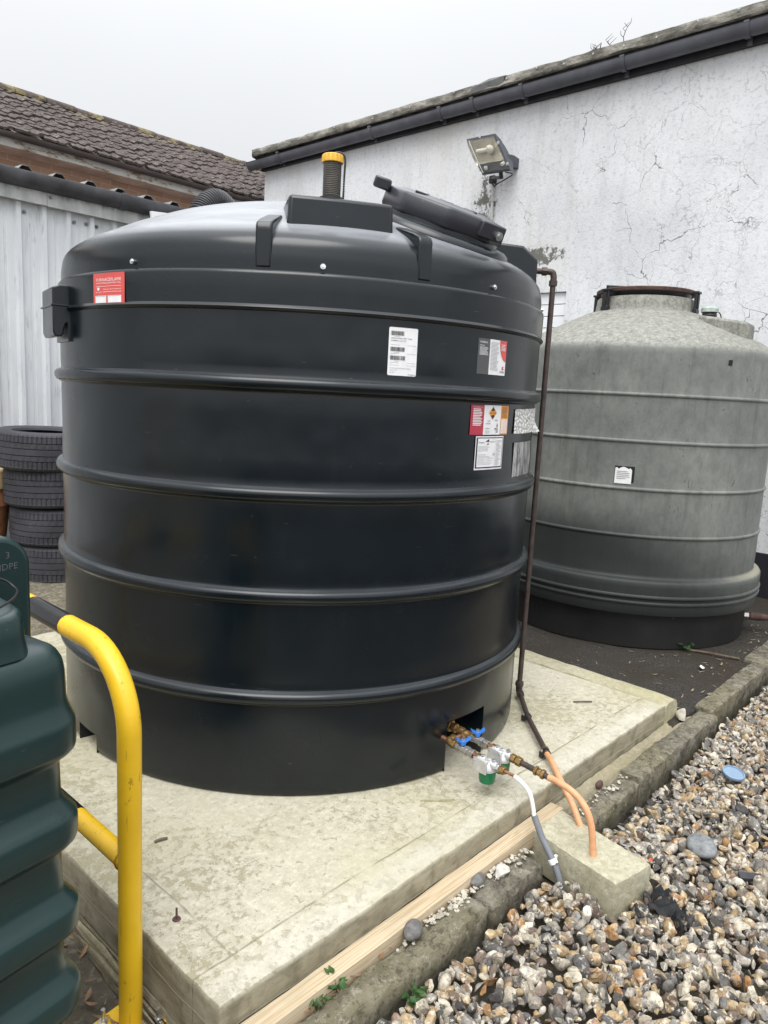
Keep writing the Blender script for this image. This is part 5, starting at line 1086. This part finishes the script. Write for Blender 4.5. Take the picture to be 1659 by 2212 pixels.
# ------------------------------------------------------------------ floodlight on that wall
def build_flood():
    T = thing('floodlight', 'grey rectangular floodlight tilted down on the white wall', 'floodlight', (7.17, 5.0, 4.0))
    # frame corners from front: top-left, top-right, bottom-right, bottom-left (as seen from the yard)
    tl, tr_, br_, bl = (Vector(p) for p in ((6.74, 5.215, 4.290), (6.79, 4.905, 4.295), (6.92, 4.755, 3.93), (6.87, 5.05, 3.915)))
    ex = ((tr_-tl)+(br_-bl)).normalized(); ez0 = ((tl-bl)+(tr_-br_)); nr = ex.cross(ez0).normalized(); ez = nr.cross(ex).normalized() if True else ez0
    c = (tl+tr_+br_+bl)/4; W_, H_ = .33, .41
    if nr.dot(-c) < 0: nr = -nr
    skew = ez0.normalized()
    def f(u, v, w): return c+ex*u+skew*v+nr*w
    def ringpts(s, w, z0=-1, z1=1): return [f(-W_/2*s, H_/2*z0*s, w), f(W_/2*s, H_/2*z0*s, w), f(W_/2*s, H_/2*z1*s, w), f(-W_/2*s, H_/2*z1*s, w)]
    B = MB(); o_ = ringpts(1, 0); i_ = ringpts(.9, 0.004); ob = ringpts(1, -.03)
    B.add(o_+i_+ob, [(k, (k+1) % 4, 4+(k+1) % 4, 4+k) for k in range(4)]+[(k, (k+1) % 4, 8+(k+1) % 4, 8+k) for k in range(4)]); B.obj('frame', 'flood_body', T, smooth=0, bevel=.003)
    B = MB(); side = [(-.5, 0), (.5, 0), (.5, -.03), (.36, -.10), (.05, -.15), (-.25, -.155), (-.44, -.10), (-.5, -.04)]
    B.prism([(v*H_, w) for v, w in side], lambda v, w, u: f(u, v, w-.028), -W_/2+.012, W_/2-.012); B.obj('housing', 'flood_body', T, smooth=40, bevel=.006)
    B = MB(); ya = [(H_*.42, -.004), (H_*.30, -.012), (H_*.05, -.018), (-H_*.12, -.010), (-H_*.20, .004)]; vs = []
    for v, w in ya: vs += [f(-W_*.42, v, w), f(W_*.42, v, w)]
    B.add(vs, [(2*k, 2*k+1, 2*k+3, 2*k+2) for k in range(4)]); B.obj('reflector', 'reflector', T, smooth=60)
    B = MB(); B.add([f(-W_*.42, -H_*.21, .003), f(W_*.42, -H_*.21, .003), f(W_*.42, -H_*.44, .002), f(-W_*.42, -H_*.44, .002)], [(0, 1, 2, 3)]); B.obj('gear_tray', 'gutter', T, smooth=0)
    B = MB(); B.cyl(f(-.10, .05, .02), f(.02, .05, .02), .022, 14); B.ball(f(.05, .05, .02), .042, 14, (1.3, 1, 1)); B.obj('lamp', 'bulb', T)
    B = MB(); B.cyl(f(-.10, -H_*.33, .012), f(-.07, -H_*.33, .012), .022, 12); B.obj('lamp_holder', 'whitepl', T); B = MB(); B.ball(f(.11, -H_*.30, .012), .022, 12); B.obj('lamp_holder', 'whitepl', T)
    B = MB(); vs = []; prof = [(.45, .006), (.43, .05), (.25, .075), (0, .085), (-.20, .078), (-.30, .05), (-.44, .03), (-.45, .006)]
    for v, w in prof: vs += [f(-W_*.45, v*H_, w), f(W_*.45, v*H_, w)]
    n = len(prof); B.add(vs, [(2*k, 2*k+1, 2*k+3, 2*k+2) for k in range(n-1)]+[tuple(range(0, 2*n, 2)), tuple(range(1, 2*n, 2))]); B.obj('glass_cover', 'glass', T, smooth=60)
    for u, v in ((0, .49), (.49, .25), (.49, -.32), (-.49, -.35)): B = MB(); B.obox(f(u*W_, v*H_, .008), (.02, .02, .03)); B.obj('frame_clip', 'steel', T, bevel=.002)
    B = MB(); p = f(W_*.3, -H_*.18, -.12)
    B.prism([(0, .05), (.0, -.06), (.36, -.05), (.36, .02), (.1, .06)], lambda u, v, w: Vector((p.x+u*1.0, p.y+w-.02-u*.05, p.z+v)), -.03, .03); B.obj('wall_bracket', 'flood_body', T, bevel=.004)
    B = MB(); q = f(.03, -H_*.5, -.03); B.cyl(q+Vector((0, 0, .02)), q+Vector((.03, 0, -.06)), .022, 14); B.cyl(q+Vector((.03, 0, -.04)), Vector((7.12, 5.125, 3.955)), .018, 12); B.obj('cable_gland', 'blackpl', T)
    B = MB(); B.tube(crom([q+Vector((.02, -.05, .0)), q+Vector((.08, -.10, -.02)), Vector((7.08, 5.03, 3.87)), Vector((7.12, 5.08, 3.86)), Vector((7.13, 5.115, 3.90))], 6), .0065, 8); B.obj('cable', 'blackpl', T)
    B = MB(); B.obox((7.135, 5.12, 3.945), (.06, .07, .08)); B.obj('cable_box', 'blackpl', T, bevel=.006)
    B = MB(); B.cyl((7.145, 5.118, 3.91), (7.145, 5.105, 3.16), .017, 12); k = B.obj('conduit', 'conduit', T)
    B = MB(); B.cyl((7.15, 5.114, 3.755), (7.15, 5.114, 3.715), .028, 14); B.obox((7.158, 5.114, 3.735), (.02, .10, .035)); B.obj('saddle', 'conduit', k, bevel=.003)
build_flood()

# ------------------------------------------------------------------ white metal shed
def build_shed():
    Y = 6.50; x0, x1 = -6.0, 6.7
    T = thing('metal_shed', 'low shed with white corrugated metal cladding and grimy black gutter', 'shed', (2.5, Y, 0.0))
    B = MB(); pitch = .205; pts = []; x = x0
    while x < x1:
        for dx, d in ((0, 0), (.045, 0), (.052, .004), (.07, .004), (.077, 0), (.125, 0), (.142, -.032), (.175, -.032), (.192, 0)): pts.append((x+dx, Y+d))
        x += pitch
    vs = []
    for zz in (-.12, 1.0, 2.0, 3.02): vs += [(a, b_, zz) for a, b_ in pts]
    n = len(pts); B.add(vs, [(j*n+i, j*n+i+1, (j+1)*n+i+1, (j+1)*n+i) for j in range(3) for i in range(n-1)])
    B.add([(x1, Y, -.1), (x1, Y+2.6, -.1), (x1, Y+2.6, 3.2), (x1, Y, 3.0)], [(0, 1, 2, 3)]); B.obj('wall_cladding', 'cladding', T, smooth=25)
    for (xx, z) in ((2.614, 2.859), (3.028, 2.858), (3.133, 2.863), (3.226, 2.857), (2.41, 2.86), (3.53, 2.86), (3.7, 2.86), (2.20, 2.86)):
        B = MB(); B.cyl((xx, Y-.002, z), (xx, Y-.014, z), .014, 12); B.hexnut((xx, Y-.012, z), (xx, Y-.022, z), .009); B.obj('fixing_screw', 'roofsheet', T)
    B = MB(); B.box(x0, 2.772, Y-.075, Y-.045, 2.928, 3.045); B.box(2.775, x1, Y-.073, Y-.043, 2.926, 3.045); B.box(x0, x1, Y-.045, Y+.02, 2.96, 3.04); f_ = B.obj('fascia', 'shed_fascia', T, bevel=.003)
    B = MB(); B.cyl((2.80, Y-.073, 3.0), (2.80, Y-.082, 3.0), .012, 12); B.hexnut((2.80, Y-.08, 3.0), (2.80, Y-.088, 3.0), .008); B.obj('fixing_screw', 'roofsheet', f_)
    B = MB(); q_ = [(Y-.04+(a-Y+.04)*.8, 3.145-(3.20-b_)*.8) for a, b_ in [(Y-.19, 3.20), (Y-.195, 3.185), (Y-.185, 3.11), (Y-.15, 3.07), (Y-.09, 3.055), (Y-.04, 3.06), (Y-.04, 3.19), (Y-.055, 3.19), (Y-.06, 3.08), (Y-.14, 3.085), (Y-.172, 3.12), (Y-.18, 3.195)]]
    B.prism(q_, lambda u, v, w: Vector((w, u, v+.004*(w-2.4))), x0, x1); gu = B.obj('gutter', 'shed_gutter', T, smooth=35)
    for xx in (3.42, 1.6, 5.2):
        B = MB(); B.prism([(u+(-.008 if u < Y-.1 else .002), v+(.006 if v > 3.10 else -.006)) for u, v in q_[:7]], lambda u, v, w: Vector((w, u, v+.004*(w-2.4))), xx-.035, xx+.035); B.obj('gutter_joint', 'shed_gutter', gu, smooth=35, bevel=.004)
    B = MB(); pts = []; x = x0
    while x < x1: pts += [(x, 0), (x+.075, 0), (x+.105, .034), (x+.155, .034), (x+.185, 0)]; x += .2665
    off = 2.576-.13-(x0+round((2.576-.13-x0)/.2665)*.2665); pts = [(a+off, b_) for a, b_ in pts]
    vs = [(a, Y-.15, 3.150+b_+.004*(a-2.4)) for a, b_ in pts]+[(a, Y-.15, 3.144+b_+.004*(a-2.4)) for a, b_ in pts]+[(a, Y+2.6, 3.22+b_) for a, b_ in pts]; n = len(pts)
    B.add(vs, [(i, i+1, n+i+1, n+i) for i in range(n-1)]+[(i, i+1, 2*n+i+1, 2*n+i) for i in range(n-1)]); B.obj('roof_sheet', 'roofsheet', T, smooth=20)
build_shed()
def build_duct():
    T = thing('flexible_duct', 'dark ribbed flexible duct arching up behind the dark tank', 'duct', (4.33, 6.3, 3.1))
    path = crom([(4.10, 6.30, 2.7), (4.14, 6.30, 3.05), (4.20, 6.30, 3.20), (4.33, 6.30, 3.275), (4.46, 6.30, 3.20), (4.52, 6.30, 3.05), (4.55, 6.30, 2.7)], 32); B = MB()
    P = [Vector(p) for p in path]; r = [.105+(.010 if k % 4 < 2 else -.006) for k in range(len(P))]
    B.tube(P, r, 28); B.obj('hose', 'shed_gutter', T, smooth=60)
build_duct()
B = MB(); B.add([(3.63, 6.28, 3.045), (3.80, 6.28, 3.06), (3.80, 6.28, 2.90), (3.645, 6.28, 2.90)], [(0, 1, 2, 3)]); B.add([(3.63, 6.31, 3.045), (3.80, 6.31, 3.06), (3.80, 6.31, 2.90), (3.645, 6.31, 2.90)], [(0, 1, 2, 3)])
B.add([(3.63, 6.28, 3.045), (3.80, 6.28, 3.06), (3.80, 6.31, 3.06), (3.63, 6.31, 3.045)], [(0, 1, 2, 3)]); B.add([(3.63, 6.28, 3.045), (3.63, 6.31, 3.045), (3.645, 6.31, 2.90), (3.645, 6.28, 2.90)], [(0, 1, 2, 3)])
B.add([(3.68, 6.285, 2.91), (3.76, 6.285, 2.91), (3.76, 6.285, 0), (3.68, 6.285, 0)], [(0, 1, 2, 3)])
tag(B.obj('white_board', 'white_panel', smooth=0), 'corner of a white board showing over the dark tank beside the shed fascia', 'board')

# ------------------------------------------------------------------ brick house with tiled roof
def build_house():
    T = thing('brick_house', 'red brick building with mossy brown tiled roof behind the shed', 'building', (4.0, 9.8, 0.0))
    x0, x1 = -8.0, 14.0; ye, yr = 9.36, 12.0; ze, zr = 4.30, 5.585
    B = MB(); B.add([(x0, 9.80, -.2), (x1, 9.80, -.2), (x1, 9.80, 4.3), (x0, 9.80, 4.3)], [(0, 1, 2, 3)]); B.obj('wall', 'brick', T, smooth=0)
    B = MB(); B.box(x0, x1, 9.47, 9.80, 4.145, 4.158); so = B.obj('soffit', 'soffit', T)
    B = MB(); B.box(4.90, 5.07, 9.54, 9.66, 4.138, 4.146); B.obj('soffit_vent', 'sandstone', so); B = MB(); B.box(4.93, 5.04, 9.56, 9.64, 4.135, 4.139); B.obj('vent_grille', 'soffit', so)
    B = MB(); B.box(x0, x1, 9.445, 9.472, 4.135, 4.285); B.obj('fascia', 'peel', T, bevel=.004)
    B = MB(); gx, gz, gr = 9.385, 4.265, .055; o_ = [(gx+gr*math.cos(q), gz+gr*math.sin(q)) for q in np.linspace(PI, 2*PI, 12)]; i_ = [(gx+(gr-.006)*math.cos(q), gz+(gr-.006)*math.sin(q)) for q in np.linspace(2*PI, PI, 12)]
    B.prism(o_+i_, lambda u, v, w: Vector((w, u, v)), x0, x1); B.obj('gutter', 'brown_gutter', T, smooth=40)
    # interlocking tiles: courses stepped up the slope, one high roll per tile
    rnd = random.Random(12); nc = 13; sl = Vector((0, yr-ye, zr-ze)); Ls = sl.length; sl.normalize(); nn = Vector((0, -sl.z, sl.y)); tw = .335
    prof = [(0, 0.0), (.05, .003), (.135, .0), (.15, .010), (.165, .011), (.18, .001), (.245, .0), (.27, .020), (.29, .026), (.31, .022), (.328, .003)]
    vs = []; fs = []
    nt_ = int((x1-2.0)/tw)+1
    for c in range(nc):
        s0 = Ls*c/nc-.03; s1 = Ls*(c+1)/nc+.02
        for t in range(nt_):
            xx = 2.0+tw*t+(0.0); dz = rnd.uniform(-.004, .011); dl = rnd.uniform(-.012, .012); tip = rnd.uniform(.014, .026); b = len(vs)
            for lv, (s_, base) in enumerate(((s0+dl, -.004), (s0+dl, tip), (s1, 0.002))):
                for (u, hh) in prof: p = Vector((xx+u, ye, ze))+sl*s_+nn*(base+hh*(1 if lv else .55)+dz); vs.append(p)
            n = len(prof)
            for l in range(2):
                for k in range(n-1): fs.append((b+l*n+k, b+l*n+k+1, b+(l+1)*n+k+1, b+(l+1)*n+k))
    B = MB(); B.add(vs, fs); rf = B.obj('roof', 'tile', T, smooth=30)
    B = MB(); B.add([(x0, ye, ze-.02), (x1, ye, ze-.02), (x1, yr, zr-.02), (x0, yr, zr-.02)], [(0, 1, 2, 3)]); B.add([(x0, yr, zr-.02), (x1, yr, zr-.02), (x1, yr+3, 4.2), (x0, yr+3, 4.2)], [(0, 1, 2, 3)]); B.obj('underlay', 'soffit', rf, smooth=0)
    B = MB(); x = 2.0
    while x < x1:
        dz = rnd.uniform(-.012, .012); arc = [(yr+.12*math.cos(q), zr-.015+dz+.085*math.sin(q)) for q in np.linspace(-.25, PI+.25, 9)]; B.prism(arc, lambda u, v, w: Vector((w, u, v)), x, x+.44); x += .452
    B.obj('ridge_tiles', 'tile', rf, smooth=40)
build_house()

# ------------------------------------------------------------------ small things on the ground
def leaf(B, c, L, w, yawa, curl, rnd, tilt=0.0):
    c = Vector(c); M3 = Matrix.Rotation(yawa, 3, 'Z') @ Matrix.Rotation(tilt, 3, 'Y'); pts = []
    for i in range(5):
        u = i/4; ww = w*math.sin(PI*min(.98, max(.04, u**.8)))/2; h = curl*(4*(u-.5)**2)*L*.25
        pts += [c+M3 @ Vector(((u-.5)*L, -ww, h+ww*.4*curl)), c+M3 @ Vector(((u-.5)*L, 0, h)), c+M3 @ Vector(((u-.5)*L, ww, h+ww*.4*curl))]
    B.add(pts, [(3*i+k, 3*i+k+1, 3*i+k+4, 3*i+k+3) for i in range(4) for k in range(2)])
def litter(name, label, mat, spots, seed, kind='stuff', cat='leaves'):
    rnd = random.Random(seed); B = MB()
    for (xa, xb, ya, yb, zf, n, la, lb) in spots:
        for k in range(n):
            x, y = rnd.uniform(xa, xb), rnd.uniform(ya, yb)
            if math.hypot(x-OC.x, y-OC.y) < .99 or math.hypot(x-TC.x, y-TC.y) < 1.16: continue
            L = rnd.uniform(la, lb); leaf(B, (x, y, zf+.004), L, L*rnd.uniform(.10, .26), rnd.uniform(0, 6.3), rnd.uniform(.1, .8), rnd, rnd.uniform(-.12, .12))
    o = B.obj(name, mat, smooth=60); tag(o, label, cat, kind=kind); return o
litter('leaf_litter', 'pale dry leaves scattered over the dark tarmac around the old tank', 'paleleaf', [(4.0, 6.6, 1.35, 2.3, -.106, 95, .02, .06), (4.0, 4.9, 2.0, 3.6, -.106, 34, .02, .055), (4.6, 6.2, 1.42, 1.85, -.106, 50, .02, .06)], 3)
litter('leaf_litter', 'brown dead leaves drifted against the foot of the slab by the yellow hoop', 'deadleaf', [(.84, .99, 1.5, 2.4, -.196, 40, .03, .055), (.55, .95, 1.3, 2.3, -.20, 26, .03, .055), (1.2, 2.2, 1.297, 1.308, -.118, 26, .03, .05)], 5)
def flakes():
    rnd = random.Random(8); B = MB()
    for k in range(240):
        g_ = rnd.random()
        if g_ < .55: x = rnd.gauss(1.86, .10) if rnd.random() < .6 else rnd.uniform(1.55, 2.28); y = rnd.gauss(1.285, .012)
        else: x = rnd.uniform(2.05, 2.3) if rnd.random() < .5 else rnd.uniform(2.62, 3.2); y = rnd.uniform(1.25, 1.30)
        z = -.112 if x < 2.4 else -.122; s_ = rnd.uniform(.003, .013); a0 = rnd.uniform(0, 6); n = rnd.choice((4, 5)); pl = [(s_*rnd.uniform(.6, 1)*math.cos(a0+2*PI*i/n), s_*rnd.uniform(.6, 1)*math.sin(a0+2*PI*i/n)) for i in range(n)]
        tx, ty = rnd.uniform(-.3, .3), rnd.uniform(-.3, .3); B.prism(pl, lambda u, v, w: Vector((x+u, y+v, z+w+u*tx+v*ty+rnd.uniform(0, .0015))), 0.001, .0035)
    tag(B.obj('mortar_debris', 'flake', smooth=0), 'pale flakes and crumbs of mortar scattered along the kerb stones', 'debris', kind='stuff')
flakes()
def stone_thing(name, label, cat, mat, c, size, seed, flat=.6, yaw_=0.0, round_=False):
    rng = np.random.default_rng(seed); v, f = rock(rng, 2, round_); v = v*np.array([size, size, size*flat/.55]); c_, s_ = math.cos(yaw_), math.sin(yaw_)
    v = v@np.array([[c_, s_, 0], [-s_, c_, 0], [0, 0, 1]]); v[:, 2] -= v[:, 2].min(); B = MB(off=c); B.add([tuple(np.array(c)+q) for q in v], [tuple(map(int, t)) for t in f]); return tag(B.obj(name, mat, smooth=40), label, cat)
stone_thing('flint_stone', 'smooth dark grey stone resting on the kerb against the timber batten', 'stone', 'stonegrey', (1.645, 1.285, -.118), .036, 2, .6, .5, True)
stone_thing('flint_stone', 'slim dark stone lodged between timber batten and kerb joint', 'stone', 'stonegrey', (2.005, 1.300, -.117), .030, 5, .5, .2, True)
stone_thing('flint_stone', 'pale rough flint lying on the kerb near the grey conduit', 'stone', 'stone', (2.10, 1.262, -.117), .036, 9, .5, .4)
stone_thing('flint_stone', 'small brown pebble on the ledge beyond the orange sleeve', 'stone', 'rust', (2.92, 1.30, -.112), .022, 12, .6, 0, True)
stone_thing('cobble', 'large rounded blue-grey stone in the gravel right of the block', 'stone', 'bluestone', (2.92, .845, -.20), .060, 14, .55, .6, True)
stone_thing('mortar_lump', 'lump of pale mortar at the corner of slab and kerb', 'mortar lump', 'flake', (3.97, 1.335, -.118), .055, 17, .5, .3)
stone_thing('white_lump', 'small crumpled white scrap on the dark tarmac', 'scrap', 's_white', (4.81, 1.53, -.108), .030, 21, .8, 0)
B = MB(off=(2.167, 1.597, 0)); B.prism([(-.075, .0), (-.05, .018), (.0, .012), (.05, .016), (.062, .0), (.03, -.012), (-.05, -.012)], lambda u, v, w: Vector((2.16+u*.76-v*.64, 1.60-u*.64+v*.76, w)), .001, .009)
tag(B.obj('concrete_chip', 'edging', smooth=0), 'thin flat chip of concrete lying on the slab in front of the filters', 'chip')
def twig(pts, r, label):
    B = MB(); B.tube(crom(pts, 4), r, 7); tag(B.obj('twig', 'stick'), label, 'twig')
twig([(1.225, 2.10, .004), (1.245, 2.095, .008), (1.268, 2.09, .004)], .005, 'short brown twig on the slab to the right of the yellow post')
twig([(5.12, 1.74, -.10), (5.15, 1.62, -.094), (5.16, 1.52, -.09), (5.21, 1.43, -.098)], .008, 'thin dark stick on the tarmac beside the old tank')
twig([(3.44, 1.72, .005), (3.47, 1.69, .008), (3.52, 1.655, .005)], .004, 'thin twig on the slab near its far edging')
twig([(3.02, 2.0, .005), (3.05, 1.96, .007), (3.07, 1.93, .005)], .0035, 'thin twig on the slab beside the foot of the brown pipe')
def disc():
    c = Vector((3.656, .965, -.178)); M3 = Matrix.Rotation(R_(10), 3, 'X') @ Matrix.Rotation(R_(-6), 3, 'Y'); B = MB(off=tuple(c)); B.lathe([(.0001, .0), (.050, .0), (.052, .004), (.051, .014), (.046, .015), (.044, .009), (.0001, .008)], c, 40, M3, cap=False)
    tag(B.obj('plastic_cap', 'disc', smooth=40), 'round pale blue plastic cap lying on the gravel', 'cap')
disc()
B = MB(off=(2.87, .65, -.19)); B.obox((2.87, .65, -.176), (.085, .03, .014), Matrix.Rotation(R_(-52), 3, 'Z') @ Matrix.Rotation(R_(14), 3, 'X')); tag(B.obj('slate_piece', 'slate', bevel=.002), 'small dark rectangular piece of slate in the gravel', 'slate')
def rag():
    rnd = random.Random(6); B = MB(off=(2.45, .80, -.19))
    def sheet(c, L, Wd, a, seed):
        r2 = random.Random(seed); nx, ny = 16, 9; vs = []; ca, sa = math.cos(a), math.sin(a); ph = [r2.uniform(0, 6) for _ in range(4)]
        for i in range(nx+1):
            for j in range(ny+1):
                u, v = i/nx, j/ny; ww = Wd*(.45+.55*math.sin(PI*(u*.8+.1))); x = (u-.5)*L; y = (v-.5)*ww; z = .012*math.sin(u*9+ph[0]+v*3)+.010*math.sin(v*8+ph[1])+.016*math.sin(PI*u)+.004*math.sin(u*23+v*17+ph[2])
                vs.append((c[0]+x*ca-y*sa, c[1]+x*sa+y*ca, c[2]+z))
        B.add(vs, [(i*(ny+1)+j, (i+1)*(ny+1)+j, (i+1)*(ny+1)+j+1, i*(ny+1)+j+1) for i in range(nx) for j in range(ny)])
    sheet((2.44, .795, -.172), .13, .055, R_(-62), 1); sheet((2.50, .845, -.176), .09, .03, R_(-20), 2); sheet((2.42, .755, -.176), .07, .03, R_(-110), 3); sheet((2.47, .79, -.172), .06, .04, R_(30), 5)
    tag(B.obj('black_glove', 'rag', smooth=70), 'crumpled black fabric glove lying on the gravel in front of the block', 'glove')
rag()
B = MB(); leaf(B, (2.655, .948, -.155), .022, .012, .6, .3, random); tag(B.obj('red_scrap', 's_red'), 'tiny red scrap beside the far corner of the concrete block', 'scrap')
def weed(c, label, seed, n, h, broad=.4, lay=1.0):
    rnd = random.Random(seed); c = Vector(c); T = thing('weed', label, 'plant', tuple(c)); Bs = MB(); Bl = MB()
    for k in range(n):
        a = 2*PI*k/n+rnd.uniform(-.4, .4); L = h*rnd.uniform(.55, 1.1); d = Vector((math.cos(a), math.sin(a), 0)); out = rnd.uniform(.3, .9)*lay
        p = [c, c+d*L*out*.35+Vector((0, 0, L*.5)), c+d*L*out*.8+Vector((0, 0, L*.75))]; Bs.tube(p, [.0018, .0014, .001], 5)
        for s_, (q, sc) in enumerate(((p[1], .6), (p[2], 1.0))):
            for m_ in range(2 if s_ else 1):
                aa = a+rnd.uniform(-.9, .9); leaf(Bl, q+Vector((math.cos(aa), math.sin(aa), 0))*L*.22*sc, L*.55*sc, L*broad*.55*sc, aa, .35, rnd, rnd.uniform(-.5, .4))
    Bs.obj('stem', 'leafgreen', T, smooth=60); Bl.obj('leaves', 'leafgreen', T, smooth=60)
weed((1.252, 1.300, -.13), 'small green weed with narrow upright leaves by the timber batten', 4, 5, .066, .34, .6)
weed((1.335, 1.302, -.13), 'bushier green weed with small lobed leaves in the gap beside the timber', 9, 8, .062, .5, .6)
weed((1.512, 1.172, -.20), 'dark green weed sprouting between kerb and gravel', 13, 15, .06, .45)
weed((5.10, 1.745, -.108), 'small pale green weed at the foot of the old tank', 21, 6, .07, .8, .8)
weed((4.74, 2.40, -.108), 'tiny green seedling near the old tank, beyond the slab edging', 23, 5, .045, .7)
